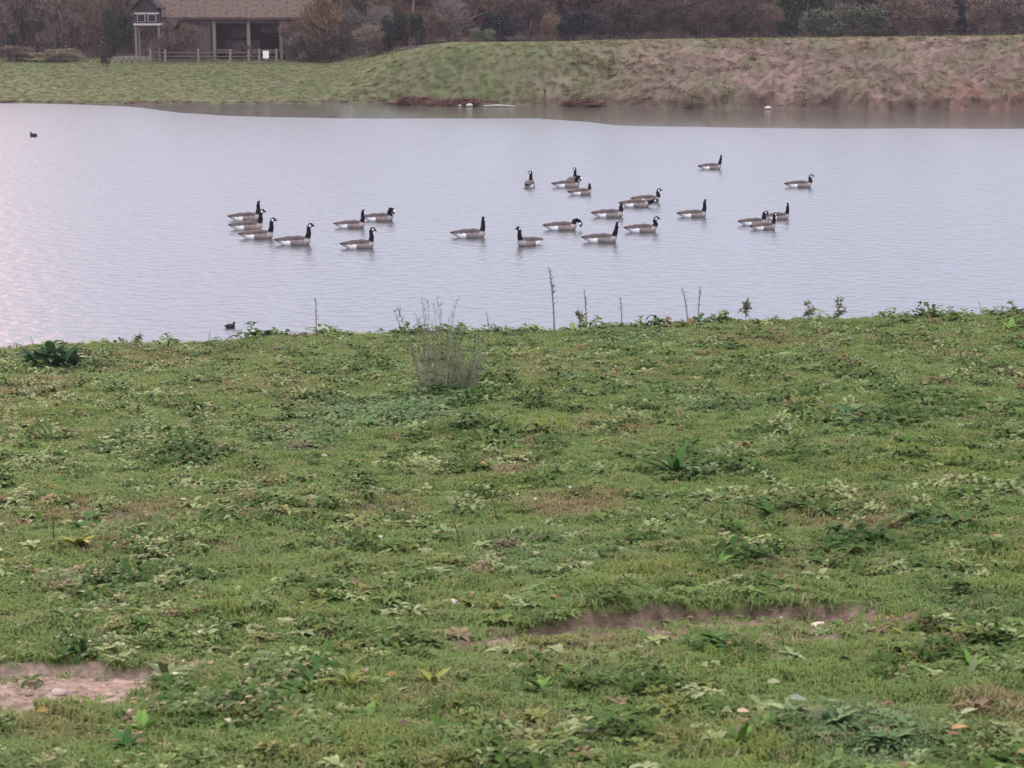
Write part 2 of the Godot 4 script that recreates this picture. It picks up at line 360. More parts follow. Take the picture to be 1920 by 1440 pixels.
# ---------------------------------------------------------------- camera, sky, sun
func setup_camera_and_light() -> void:
	var cam := Camera3D.new()
	cam.name = "camera"
	cam.fov = 19.455
	cam.near = 0.1
	cam.far = 4000.0
	cam.position = Vector3(0, 6, 0)
	cam.rotation_degrees = Vector3(-10.521, 0, 0)
	var lens := CameraAttributesPhysical.new()
	lens.frustum_focal_length = 70.0      # with the 24 mm high frame: 19.455 degrees
	lens.frustum_focus_distance = 55.0
	lens.frustum_near = 0.1
	lens.frustum_far = 4000.0
	lens.exposure_aperture = 11.0
	cam.attributes = lens
	add_child(cam)
	cam.current = true
	var sky_look := ProceduralSkyMaterial.new()
	sky_look.sky_top_color = Color(.905, .900, .905)
	sky_look.sky_horizon_color = Color(.495, .515, .610)
	sky_look.sky_curve = 0.65
	sky_look.ground_bottom_color = Color(.30, .30, .28)
	sky_look.ground_horizon_color = Color(.45, .45, .48)
	sky_look.sun_angle_max = 20.0
	sky_look.sun_curve = 0.12
	var env := Environment.new()
	env.background_mode = Environment.BG_SKY
	env.sky = Sky.new()
	env.sky.sky_material = sky_look
	env.tonemap_mode = Environment.TONE_MAPPER_LINEAR
	env.tonemap_exposure = 4.9
	env.sdfgi_enabled = true
	env.ssao_enabled = true
	env.ssil_enabled = true
	env.fog_enabled = true
	env.fog_density = 0.0002
	env.fog_light_color = Color(.82, .80, .86)
	var world := WorldEnvironment.new()
	world.name = "world_environment"
	world.environment = env
	add_child(world)
	var sun := DirectionalLight3D.new()
	sun.name = "veiled_sun"
	sun.light_color = Color(1.0, .82, .77)
	sun.light_energy = 0.4
	sun.light_angular_distance = 10.0
	sun.shadow_enabled = true
	sun.rotation_degrees = Vector3(-11.0, 180.0 + 24.0, 0)
	add_child(sun)

func setup_noise() -> void:
	lump.seed = 5; lump.noise_type = FastNoiseLite.TYPE_SIMPLEX_SMOOTH; lump.frequency = 1.0
	lump.fractal_type = FastNoiseLite.FRACTAL_FBM; lump.fractal_octaves = 3
	fine.seed = 9; fine.noise_type = FastNoiseLite.TYPE_SIMPLEX_SMOOTH; fine.frequency = 1.0; fine.fractal_type = FastNoiseLite.FRACTAL_NONE
	broad.seed = 3; broad.noise_type = FastNoiseLite.TYPE_SIMPLEX_SMOOTH; broad.frequency = 1.0; broad.fractal_type = FastNoiseLite.FRACTAL_NONE

func speckle(freq: float, lo: float, hi: float, seed_: int, octaves := 4, size := 512) -> ImageTexture:
	var f := FastNoiseLite.new()
	f.seed = seed_; f.frequency = freq; f.fractal_octaves = octaves; f.noise_type = FastNoiseLite.TYPE_SIMPLEX_SMOOTH
	var im := f.get_seamless_image(size, size)
	im.convert(Image.FORMAT_RGB8)
	for y in size:
		for x in size:
			var g := lerpf(lo, hi, im.get_pixel(x, y).r)
			im.set_pixel(x, y, Color(g, g, g))
	im.generate_mipmaps()
	return ImageTexture.create_from_image(im)

func ripples(freq: float, strength: float, seed_: int, octaves: int) -> ImageTexture:
	var f := FastNoiseLite.new()
	f.seed = seed_; f.frequency = freq; f.fractal_octaves = octaves; f.noise_type = FastNoiseLite.TYPE_SIMPLEX_SMOOTH; f.fractal_gain = 0.45
	var im := f.get_seamless_image(1024, 1024)
	im.convert(Image.FORMAT_RGBA8)
	im.bump_map_to_normal_map(strength)
	im.generate_mipmaps()
	return ImageTexture.create_from_image(im)

func painted(rough := 0.95, backlit := 0.0) -> StandardMaterial3D:
	var m := StandardMaterial3D.new()
	m.vertex_color_use_as_albedo = true
	m.roughness = rough
	m.metallic_specular = 0.12
	m.cull_mode = BaseMaterial3D.CULL_DISABLED
	if backlit > 0.0:
		m.backlight_enabled = true
		m.backlight = Color(backlit, backlit, backlit * .7)
	return m

func plain(c: Color, rough := 0.9, grain: Texture2D = null, grain_scale := 1.0) -> StandardMaterial3D:
	var m := StandardMaterial3D.new()
	m.albedo_color = c.linear_to_srgb()
	m.roughness = rough
	m.metallic_specular = 0.25
	if grain:
		m.albedo_texture = grain
		m.uv1_triplanar = true
		m.uv1_world_triplanar = true
		m.uv1_scale = Vector3.ONE * grain_scale
	return m

func make_materials() -> void:
	var mottle := speckle(.02, .55, 1.3, 11)
	var grain := speckle(.05, .6, 1.25, 12)
	MAT.ground = painted(1.0)
	MAT.ground.albedo_texture = mottle
	MAT.ground.uv1_triplanar = true
	MAT.ground.uv1_world_triplanar = true
	MAT.ground.uv1_scale = Vector3.ONE * 1.3
	MAT.ground.normal_enabled = true
	MAT.ground.normal_texture = ripples(.05, 14.0, 31, 4)
	MAT.ground.normal_scale = 1.0
	MAT.far_ground = painted(1.0)
	MAT.far_ground.albedo_texture = mottle
	MAT.far_ground.uv1_triplanar = true
	MAT.far_ground.uv1_world_triplanar = true
	MAT.far_ground.uv1_scale = Vector3.ONE * .21
	MAT.far_ground.albedo_color = Color(.87, .87, .87)
	MAT.grass = painted(.85, .8)
	MAT.leaf = painted(.6, .45)
	MAT.leaf.albedo_texture = grain
	MAT.leaf.uv1_triplanar = true
	MAT.leaf.uv1_world_triplanar = true
	MAT.leaf.uv1_scale = Vector3.ONE * 5.0
	MAT.wood = painted(.95)
	MAT.goose = painted(.8)
	MAT.post = plain(Color(.19, .155, .135), .95, grain, 2.0)
	MAT.post_dark = plain(Color(.11, .085, .078), .95, grain, 2.0)
	MAT.board = plain(Color(.125, .090, .076), .95, grain, .8)
	MAT.thatch = plain(Color(.095, .068, .055), 1.0, mottle, .45)
	MAT.inside = plain(Color(.13, .098, .080), 1.0, grain, .8)
	MAT.hut = plain(Color(.045, .038, .042), .9, grain, 1.0)
	MAT.trim = plain(Color(.33, .30, .30), .8)
	MAT.white = plain(Color(.60, .58, .57), .7)
	MAT.pale_stone = plain(Color(.34, .30, .28), .9)
	MAT.rubble = plain(Color(.19, .172, .135), 1.0, grain, 1.5)
	MAT.glass = plain(Color(.02, .02, .024), .12)
	MAT.water = plain(Color(.034, .036, .040), .28)
	MAT.water.metallic_specular = 0.5
	MAT.water.normal_enabled = true
	MAT.water.normal_texture = ripples(.020, 10.0, 21, 4)
	MAT.water.normal_scale = 0.25
	MAT.water.uv1_triplanar = true
	MAT.water.uv1_world_triplanar = true
	MAT.water.uv1_scale = Vector3(.11, .11, .11)
	MAT.calm = plain(Color(.06, .055, .048), .10)
	MAT.calm.metallic_specular = 0.5
	MAT.calm.normal_enabled = true
	MAT.calm.normal_texture = MAT.water.normal_texture
	MAT.calm.normal_scale = 0.16
	MAT.calm.uv1_triplanar = true
	MAT.calm.uv1_world_triplanar = true
	MAT.calm.uv1_scale = Vector3(.2, .2, .2)

# ---------------------------------------------------------------- bookkeeping
func numbered(called: String) -> String:
	var k: int = names.get(called, 0)
	names[called] = k + 1
	return called if k == 0 else "%s_%03d" % [called, k]

func tag(o: Node, label: String, category: String, group := "", kind := "") -> void:
	if label: o.set_meta("label", label)
	if category: o.set_meta("category", category)
	if group: o.set_meta("group", group)
	if kind: o.set_meta("kind", kind)

func base(called: String, at: Vector3, turn := 0.0) -> Node3D:
	var o := Node3D.new()
	o.name = numbered(called)
	o.position = at
	o.rotation.y = turn
	add_child(o)
	return o

func part(called: String, m: Mesh, mat: Material, parent: Node, at := Transform3D.IDENTITY) -> MeshInstance3D:
	var o := MeshInstance3D.new()
	o.name = numbered(called) if parent == self else called
	o.mesh = m
	o.material_override = mat
	o.transform = at
	parent.add_child(o, true)
	return o

func along(line: Array, x: float) -> float:
	if x <= line[0].x: return line[0].y
	for k in range(1, line.size()):
		if x <= line[k].x:
			var a: Vector2 = line[k - 1]
			var b: Vector2 = line[k]
			return lerpf(a.y, b.y, (x - a.x) / (b.x - a.x))
	return line[-1].y

# ---------------------------------------------------------------- the near bank
const GX0 := -13.0
const GZ0 := -42.0
const GSTEP := 0.1
const GNX := 260
const GNZ := 390
var veg := []

func bake_vegetation() -> void:
	for k in 5:
		var a := PackedFloat32Array()
		a.resize(GNX * GNZ)
		veg.append(a)
	for b in BLOBS:
		var a: PackedFloat32Array = veg[b[4]]
		var i0 := clampi(int((b[0] - b[2] * 1.5 - GX0) / GSTEP), 0, GNX - 1)
		var i1 := clampi(int((b[0] + b[2] * 1.5 - GX0) / GSTEP) + 1, 0, GNX - 1)
		var j0 := clampi(int((b[1] - b[3] * 1.5 - GZ0) / GSTEP), 0, GNZ - 1)
		var j1 := clampi(int((b[1] + b[3] * 1.5 - GZ0) / GSTEP) + 1, 0, GNZ - 1)
		for j in range(j0, j1 + 1):
			for i in range(i0, i1 + 1):
				var x := GX0 + i * GSTEP
				var z := GZ0 + j * GSTEP
				var r := sqrt(pow((x - b[0]) / b[2], 2) + pow((z - b[1]) / b[3], 2))
				r += .38 * lump.get_noise_2d(x * 1.7 / maxf(b[2], .4) , z * 1.7 / maxf(b[3], .4))
				var w: float = b[5] * (1.0 - smoothstep(.45, 1.1, r))
				a[j * GNX + i] = maxf(a[j * GNX + i], w)
		veg[b[4]] = a

func kind_at(k: int, x: float, z: float) -> float:
	var i := int((x - GX0) / GSTEP)
	var j := int((z - GZ0) / GSTEP)
	if i < 0 or j < 0 or i >= GNX or j >= GNZ: return 0.0
	return veg[k][j * GNX + i]

func ledge(line: Array, x: float, z: float, deep: float, reach: float) -> float:
	var a: float = line[0].x
	var b: float = line[-1].x
	if x < a or x > b: return 0.0
	var t := z - along(line, x) + .05 * lump.get_noise_2d(x * 3.0, 4.0) + .02 * fine.get_noise_2d(x * 14.0, 1.0) + .012 * fine.get_noise_2d(x * 31.0, 5.0)
	if t < 0.0 or t > reach: return 0.0
	var w := smoothstep(0.0, .25, (x - a) / (b - a)) * smoothstep(0.0, .2, (b - x) / (b - a))
	w *= .75 + .3 * fine.get_noise_2d(x * 2.3, 8.0)
	return deep * maxf(w, 0.0) * smoothstep(0.0, .045, t) * (1.0 - smoothstep(.06, reach, t)) + (.010 * absf(fine.get_noise_2d(x * 21.0, z * 21.0)) + .014 * lump.get_noise_2d(x * 8.0, z * 8.0)) * w * (1.0 - smoothstep(.2, reach, t))

func worn(x: float, z: float) -> float:
	return ledge(SCARP, x, z, .115, .6) + ledge(SCARP2, x, z, .06, .5)

func gh(x: float, z: float) -> float:
	var s := along(SHORE, x)
	var d := -z
	var h := 4.32 * (1.0 - d / s)
	var near := clampf((s - d) / 2.0, 0.0, 1.0)
	h += (.05 * lump.get_noise_2d(x * .55, z * .55) + .030 * lump.get_noise_2d(x * 2.2, z * 2.2) + .010 * fine.get_noise_2d(x * 9.0, z * 9.0)) * near
	h += .10 * smoothstep(0.0, .5, s - d) * (1.0 - smoothstep(.6, 4.0, s - d))   # the little lip of turf at the water
	if z > -12.0:
		h -= worn(x, z)
	if d > s: h -= .25 * (d - s)
	return h

func build_near_bank() -> void:
	bake_vegetation()
	var xs := PackedFloat32Array()
	var x := 0.0
	var right := [0.0]
	while x < 62.0:
		x += .035 if x < 3.2 else (.07 if x < 11.5 else (.5 if x < 20.0 else 3.0))
		right.append(x)
	for k in range(right.size() - 1, 0, -1): xs.append(-right[k])
	for k in right.size(): xs.append(right[k])
	var zs := PackedFloat32Array()
	var z := 12.0
	while z > -46.0:
		zs.append(z)
		z -= .5 if z > -4.0 else (.03 if z > -12.5 and (z > -7.6 or z < -10.4) else .015 if z > -12.5 else (.07 if z > -24.0 else .13))
	var g := Geo.new()
	for j in zs.size():
		for i in xs.size():
			var px := xs[i]
			var pz := zs[j]
			var h := gh(px, pz)
			var nn := Vector3.UP
			var soil := kind_at(0, px, pz)
			var brown := kind_at(1, px, pz)
			var c := Color(.078, .095, .034).lerp(Color(.098, .082, .052), clampf(brown + .5 * lump.get_noise_2d(px * 1.1 + 7.0, pz * 1.1), 0.0, 1.0))
			c = c.lerp(Color(.05, .075, .022), clampf(kind_at(2, px, pz), 0, 1) * .7)
			var bare := smoothstep(.35, .75, soil + .5 * lump.get_noise_2d(px * 4.0, pz * 4.0))
			var earth := Color(.27, .195, .160).lerp(Color(.17, .118, .094), clampf(.4 + 1.1 * lump.get_noise_2d(px * 5.0, pz * 5.0 + 30.0), 0, 1))
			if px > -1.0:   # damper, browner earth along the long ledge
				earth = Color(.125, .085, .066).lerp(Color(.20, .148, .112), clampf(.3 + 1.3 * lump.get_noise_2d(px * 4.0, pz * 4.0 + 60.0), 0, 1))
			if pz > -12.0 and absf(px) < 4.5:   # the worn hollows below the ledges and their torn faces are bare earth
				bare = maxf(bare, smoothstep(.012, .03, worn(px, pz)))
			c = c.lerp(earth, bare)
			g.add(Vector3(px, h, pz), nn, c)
	var w := xs.size()
	for j in zs.size() - 1:
		for i in w - 1:
			g.quad(j * w + i, (j + 1) * w + i, (j + 1) * w + i + 1, j * w + i + 1)
	# normals for the rest from the neighbours
	for j in range(1, zs.size() - 1):
		for i in range(1, w - 1):
			var at := j * w + i
			g.n[at] = (g.v[at + w] - g.v[at - w]).cross(g.v[at + 1] - g.v[at - 1]).normalized()
			if g.n[at].y < 0.0: g.n[at] = -g.n[at]
	tag(part("grassy_bank", g.mesh(), MAT.ground, self), "green grassy bank sloping down to the pond in front", "ground", "", "structure")

# ---------------------------------------------------------------- the far bank
func fh(x: float, z: float) -> float:
	var s := along(FARSHORE, x)
	var e := -z - s
	if e < 0.0: return .3 * e
	var meadow := .10 * smoothstep(0.0, .4, e) + 1.02 * smoothstep(-4.0, 22.0, e) - .08
	meadow = maxf(meadow, .04 * e)
	meadow += .05 * lump.get_noise_2d(x * .25, z * .25) * smoothstep(0, 2, e)
	var rough := smoothstep(1.0, 9.0, x)
	var crest := lerpf(2.58, 2.95, clampf((x + 4.0) / 28.0, 0.0, 1.0))
	var ramp := lerpf(lerpf(.5, 1.0, 0.0) * 8.0, 6.0, rough)
	var t := clampf(e / ramp, 0.0, 1.0)
	var bank := crest * lerpf(smoothstep(-.25, 1.05, t) * 1.0 - .09 * (1.0 - t), pow(t, .72), rough * .8)
	bank -= .03 * maxf(e - ramp, 0.0)
	bank = maxf(bank, 1.0 if e > ramp else bank)
	# gullies, humps and slumps in the bare slope
	var slope := smoothstep(0.0, .12, t) * (1.0 - smoothstep(.85, 1.05, t))
	var gully := absf(lump.get_noise_2d(x * .42 + z * .22, z * .20))
	bank += slope * rough * (.42 * (gully - .2) + .26 * lump.get_noise_2d(x * .9 + z * .7, z * .9) + .14 * absf(fine.get_noise_2d(x * 2.2 + z * 1.8, z * 2.2)))
	bank += slope * (1.0 - rough) * .08 * lump.get_noise_2d(x * .6, z * .6)
	bank += .22 * rough * smoothstep(0.0, .3, e) * (1.0 - smoothstep(.3, 2.5, e)) * (.5 + fine.get_noise_2d(x * .7, 3.0))
	bank += .03 * lump.get_noise_2d(x * 1.3, z * 1.3) * smoothstep(.85, 1.0, t)
	var m := pow(smoothstep(-10.2, -2.4, x + .3 * lump.get_noise_2d(z * .3, 2.0)), .8)
	var h := lerpf(meadow, maxf(bank, .02), m)
	return h + 5.0 * smoothstep(142.0, 185.0, -z)

func build_far_bank() -> void:
	var xs := PackedFloat32Array()
	var right := [0.0]
	var x := 0.0
	while x < 62.0:
		x += .16 if x < 32.0 else 1.5
		right.append(x)
	for k in range(right.size() - 1, 0, -1): xs.append(-right[k])
	for k in right.size(): xs.append(right[k])
	var zs := PackedFloat32Array()
	var z := -93.0
	while z > -190.0:
		zs.append(z)
		z -= .16 if z > -110.0 else (.5 if z > -128.0 else 2.0)
	var g := Geo.new()
	for j in zs.size():
		for i in xs.size():
			var px := xs[i]
			var pz := zs[j]
			var h := fh(px, pz)
			var e := -pz - along(FARSHORE, px)
			var patch := lump.get_noise_2d(px * .33, pz * .33)
			var patch2 := lump.get_noise_2d(px * 1.1 + 40.0, pz * 1.1)
			var green := Color(.112, .130, .058).lerp(Color(.140, .130, .076), clampf(.45 + .9 * patch, 0, 1)).lerp(Color(.085, .10, .042), clampf(patch2 * 1.2 - .15, 0, .7))
			var dirt := Color(.172, .124, .100).lerp(Color(.240, .162, .138), smoothstep(-.05, .35, lump.get_noise_2d(px * .22 + 11.0, pz * .30)))
			dirt = dirt.lerp(Color(.125, .088, .075), clampf(patch2 * 1.6 - .1, 0, .8))
			dirt = dirt.lerp(Color(.19, .112, .090), smoothstep(17.0, 19.0, px) * smoothstep(0.0, .2, patch2 + .3) * (1.0 - smoothstep(1.0, 3.2, e)))
			dirt = dirt.lerp(Color(.150, .132, .085), clampf(patch * 1.8 + .10 + .10 * (e - 3.0), 0, .85))
			var bare := smoothstep(-1.5, 8.5, px + 2.6 * patch - .35 * (e - 3.0)) 
			var c := green.lerp(dirt, bare)
			if e > 6.2 and px > -6.0: c = c.lerp(Color(.20, .180, .115), .6 * (1.0 - smoothstep(8.0, 12.0, e)))
			if e > 12.0 and px > -6.0 or e > 22.0: c = c.lerp(Color(.085, .060, .048), smoothstep(12.0 if px > -6.0 else 22.0, 15.0 if px > -6.0 else 25.0, e))
			if e < .45: c = c.lerp(Color(.10, .068, .055), .55 + .6 * fine.get_noise_2d(px * .8, 1.0))
			g.add(Vector3(px, h, pz), Vector3.UP, c)
	var w := xs.size()
	for j in zs.size() - 1:
		for i in w - 1:
			g.quad(j * w + i, (j + 1) * w + i, (j + 1) * w + i + 1, j * w + i + 1)
	for j in range(1, zs.size() - 1):
		for i in range(1, w - 1):
			var at := j * w + i
			g.n[at] = (g.v[at + w] - g.v[at - w]).cross(g.v[at + 1] - g.v[at - 1]).normalized()
			if g.n[at].y < 0.0: g.n[at] = -g.n[at]
	tag(part("far_bank", g.mesh(), MAT.far_ground, self), "far shore with green meadow and reddish eroded embankment", "ground", "", "structure")

func build_outer_ground() -> void:
	var xs := [-1800.0, -900.0, -400.0, -200.0, -120.0, -80.0, -61.0, -55.0, 0.0, 55.0, 61.0, 80.0, 120.0, 200.0, 400.0, 900.0, 1800.0]
	var zs := [1800.0, 600.0, 200.0, 60.0, 11.0, 5.0, -20.0, -40.0, -60.0, -90.0, -120.0, -150.0, -184.0, -190.0, -260.0, -500.0, -1000.0, -1900.0]
	var g := Geo.new()
	for z in zs:
		for x in xs:
			var h := 2.6
			if z > 8.0: h = 4.3
			elif z < -188.0: h = 7.2
			elif absf(x) < 60.0: h = -2.0
			if z < -186.0 and absf(x) < 62.0: h = fh(x, -189.0) - .05
			g.add(Vector3(x, h, z), Vector3.UP, Color(.085, .085, .045) if z > -186.0 else Color(.09, .065, .052))
	var w := xs.size()
	for j in zs.size() - 1:
		for i in w - 1:
			g.quad(j * w + i, (j + 1) * w + i, (j + 1) * w + i + 1, j * w + i + 1)
	tag(part("ground", g.mesh(), MAT.far_ground, self), "open ground around the pond reaching to the horizon", "ground", "", "structure")

func build_water() -> void:
	var g := Geo.new()
	var k := Geo.new()
	var xs := []
	var x := -60.0
	while x <= 60.0:
		xs.append(x)
		x += 1.0
	for i in xs.size():
		var b: float = -along(LEE, xs[i]) + .5 * lump.get_noise_2d(xs[i] * .2, 0.0)
		g.add(Vector3(xs[i], 0, -30.0), Vector3.UP, Color.WHITE)
		g.add(Vector3(xs[i], 0, b), Vector3.UP, Color.WHITE)
		k.add(Vector3(xs[i], 0, b), Vector3.UP, Color.WHITE)
		k.add(Vector3(xs[i], 0, -104.5), Vector3.UP, Color.WHITE)
		if i > 0:
			var a := i * 2
			g.quad(a - 2, a - 1, a + 1, a)
			k.quad(a - 2, a - 1, a + 1, a)
	tag(part("water", g.mesh(), MAT.water, self), "pale lavender rippled water of the pond", "water", "", "structure")
	tag(part("water", k.mesh(), MAT.calm, self), "calm strip of pond water mirroring the far bank", "water", "", "structure")

# ---------------------------------------------------------------- barn, hut, fence
func box_mesh(a: Vector3, b: Vector3) -> ArrayMesh:
	var g := Geo.new()
	g.box(a, b, Color.WHITE)
	return g.mesh()

func build_barn() -> void:
	var t := base("barn", Vector3(-15.0, .95, -124.0))
	tag(t, "long low barn with brown roof and dark open bays beyond the meadow", "barn")
	var L := -4.35
	var R := 4.6
	var eave := 2.42
	# roof: two pitched slabs with an uneven eave, ridge 3.4 m behind the front
	var roof := Geo.new()
	var n := 30
	for s in n:
		var xa := lerpf(L - .35, R + .35, float(s) / n)
		var xb := lerpf(L - .35, R + .35, float(s + 1) / n)
		var da := .04 * fine.get_noise_2d(xa * 2.0, 0.0)
		var db := .04 * fine.get_noise_2d(xb * 2.0, 0.0)
		roof.face4(Vector3(xa, eave + da, .45), Vector3(xa, eave + 3.3, -3.4), Vector3(xb, eave + 3.3, -3.4), Vector3(xb, eave + db, .45), Color.WHITE)
		roof.face4(Vector3(xa, eave - .14 + da, .42), Vector3(xa, eave + da, .45), Vector3(xb, eave + db, .45), Vector3(xb, eave - .14 + db, .42), Color.WHITE)
		roof.face4(Vector3(xa, eave - .14 + da, .42), Vector3(xb, eave - .14 + db, .42), Vector3(xb, eave + 3.1, -3.4), Vector3(xa, eave + 3.1, -3.4), Color.WHITE)
		roof.face4(Vector3(xb, eave, -7.2), Vector3(xb, eave + 3.3, -3.4), Vector3(xa, eave + 3.3, -3.4), Vector3(xa, eave, -7.2), Color.WHITE)
	part("roof", roof.mesh(), MAT.thatch, t)
	part("rear_wall", box_mesh(Vector3(L, -.3, -6.9), Vector3(R, eave, -6.7)), MAT.inside, t)
	part("floor", box_mesh(Vector3(L, -.3, -6.7), Vector3(R, .05, -.06)), MAT.inside, t)
	for x in [L, R - .15]:
		var gable := Geo.new()
		gable.box(Vector3(x, -.3, -6.7), Vector3(x + .15, eave - .16, 0), Color.WHITE)
		for k in [x, x + .15]:
			gable.face(Vector3(k, eave - .16, 0), Vector3(k, eave + 2.9, -3.4), Vector3(k, eave - .16, -6.7), Color.WHITE)
		part("gable_wall", gable.mesh(), MAT.board, t)
	part("beam", box_mesh(Vector3(L, eave - .34, -.02), Vector3(R, eave - .18, .14)), MAT.post_dark, t)
	# boarded bays: left of the first post and between the first two posts
	for w in [[-4.2, -3.85], [-3.1, -1.45], [2.55, 3.15]]:
		var x: float = w[0]
		while x < w[1] - .05:
			var wide: float = minf(.22 + .05 * rng.randf(), w[1] - x)
			part("board", box_mesh(Vector3(x, -.25, -.06 - .03 * rng.randf()), Vector3(x + wide - .015, eave - .34, .0 + .025 * rng.randf())), MAT.board, t)
			x += wide
	part("door", box_mesh(Vector3(-3.83, -.2, -.25), Vector3(-3.12, 1.5, -.19)), MAT.post_dark, t)
	for x in [-4.02, -1.28, .6, 2.38, 3.7]:
		part("post", box_mesh(Vector3(x - .09, -.3, .0), Vector3(x + .09, eave - .17, .18)), MAT.post, t)
	# things of the open bay: low rail and a half-height screen seen in the gloom
	part("rail", box_mesh(Vector3(-1.15, .55, -.02), Vector3(2.3, .68, .04)), MAT.post_dark, t)
	part("screen", box_mesh(Vector3(-.6, 1.25, -1.6), Vector3(.5, eave - .4, -1.5)), MAT.board, t)
	part("screen", box_mesh(Vector3(1.2, 1.5, -1.3), Vector3(2.1, eave - .4, -1.2)), MAT.board, t)
	part("hay_stack", box_mesh(Vector3(-1.0, 0.0, -3.2), Vector3(1.0, 1.1, -2.0)), MAT.post_dark, t)

	var h := base("lookout_hut", Vector3(-19.62, .95, -121.9))
	tag(h, "small dark hut on posts with pale sill left of the barn", "hut")
	part("cabin", box_mesh(Vector3(-.62, 2.12, -1.2), Vector3(.62, 2.95, 0)), MAT.hut, h)
	part("sill", box_mesh(Vector3(-.72, 2.02, -1.25), Vector3(.74, 2.12, .10)), MAT.trim, h)
	part("lintel", box_mesh(Vector3(-.66, 2.62, .002), Vector3(.68, 2.70, .05)), MAT.trim, h)
	for x in [-.30, .28]:
		var win := part("window", box_mesh(Vector3(x - .22, 2.2, .001), Vector3(x + .22, 2.6, .03)), MAT.trim, h)
		part("pane", box_mesh(Vector3(x - .19, 2.22, .028), Vector3(x + .19, 2.58, .036)), MAT.glass, win)
	var cap := Geo.new()
	for s in [[-.85, 0.0], [0.0, .85]]:
		var ya := 2.92 if s[0] < -.1 else 3.75
		var yb := 3.75 if s[0] < -.1 else 2.92
		cap.face4(Vector3(s[0], ya, .22), Vector3(s[0], ya, -1.4), Vector3(s[1], yb, -1.4), Vector3(s[1], yb, .22), Color.WHITE)
		cap.face4(Vector3(s[0], ya - .09, .22), Vector3(s[0], ya - .09, -1.4), Vector3(s[1], yb - .09, -1.4), Vector3(s[1], yb - .09, .22), Color.WHITE)
		cap.face4(Vector3(s[0], ya - .09, .22), Vector3(s[0], ya, .22), Vector3(s[1], yb, .22), Vector3(s[1], yb - .09, .22), Color.WHITE)
	cap.face(Vector3(-.62, 2.95, -.01), Vector3(0, 3.6, -.01), Vector3(.62, 2.95, -.01), Color.WHITE)
	part("roof", cap.mesh(), MAT.hut, h)
	for x in [-.62, .62]:
		for z in [-.06, -1.14]:
			part("post", box_mesh(Vector3(x - .055, -.4, z - .055), Vector3(x + .055, 2.02, z + .055)), MAT.post, h)

func build_fence() -> void:
	var f := base("fence", Vector3(-19.26, 0, -120.5))
	tag(f, "weathered post and rail fence in front of the barn", "fence")
	var at := [0.0, .79, 2.55, 4.25, 5.24, 5.80, 6.71]
	for k in at.size():
		var y := fh(-19.26 + at[k], -120.5)
		var top: float = y + .72 + .06 * rng.randf()
		part("post", box_mesh(Vector3(at[k] - .055, y - .25, -.055), Vector3(at[k] + .055, top, .055)), MAT.post, f)
		if k > 0:
			for r in 3:
				var ya := fh(-19.26 + at[k - 1], -120.5) + .14 + .2 * r
				var yb := y + .14 + .2 * r
				var g := Geo.new()
				g.tube([Vector3(at[k - 1], ya, -.075), Vector3((at[k] + at[k - 1]) * .5, (ya + yb) * .5 + .015, -.075), Vector3(at[k], yb, -.075)], [.03, .034, .03], 5, Color.WHITE)
				part("rail", g.mesh(), MAT.post_dark, f)
	var s := base("sign", Vector3(-13.09, fh(-13.09, -120.3), -120.35))
	tag(s, "small blank white notice board on the fence before the barn", "sign")
	part("board", box_mesh(Vector3(-.16, .28, .02), Vector3(.16, .68, .045)), MAT.white, s)
	part("stake", box_mesh(Vector3(-.03, -.25, -.03), Vector3(.03, .64, .02)), MAT.post, s)
	var w := base("low_wall", Vector3(-20.3, 0, -121.0))
	tag(w, "low pale rubble wall left of the fence, at the meadow's edge", "wall")
	var x := -1.15
	while x < .95:
		for row in 2:
			var y := fh(-20.3 + x, -121.0) + row * .19 - .06
			var g := Geo.new()
			var wide := .26 + .05 * rng.randf()
			g.box(Vector3(x + row * .12, y, -.14 + .03 * rng.randf()), Vector3(x + row * .12 + wide - .02, y + .185, .14 + .04 * rng.randf()), Color.WHITE)
			part("stone", g.mesh(), MAT.rubble, w)
		x += .30

# ---------------------------------------------------------------- wood
func sprig(g: Geo, p: Vector3, d: Vector3, length: float, width: float, c: Color) -> void:
	var side := d.cross(Vector3(rng.randf() - .5, rng.randf() - .5, rng.randf() - .5)).normalized() * width
	g.face(p - side, p + d * length, p + side, c)

func rand_dir(up: float) -> Vector3:
	var a := rng.randf() * TAU
	var y := lerpf(-1.0, 1.0, rng.randf()) * (1.0 - up) + up
	var r := sqrt(maxf(0.0, 1.0 - y * y))
	return Vector3(r * cos(a), y, r * sin(a)).normalized()

func shade(c: Color, spread: float) -> Color:
	var k := 1.0 + spread * (rng.randf() * 2.0 - 1.0)
	return Color(c.r * k * (1.0 + .1 * (rng.randf() - .5)), c.g * k, c.b * k * (1.0 + .1 * (rng.randf() - .5)))

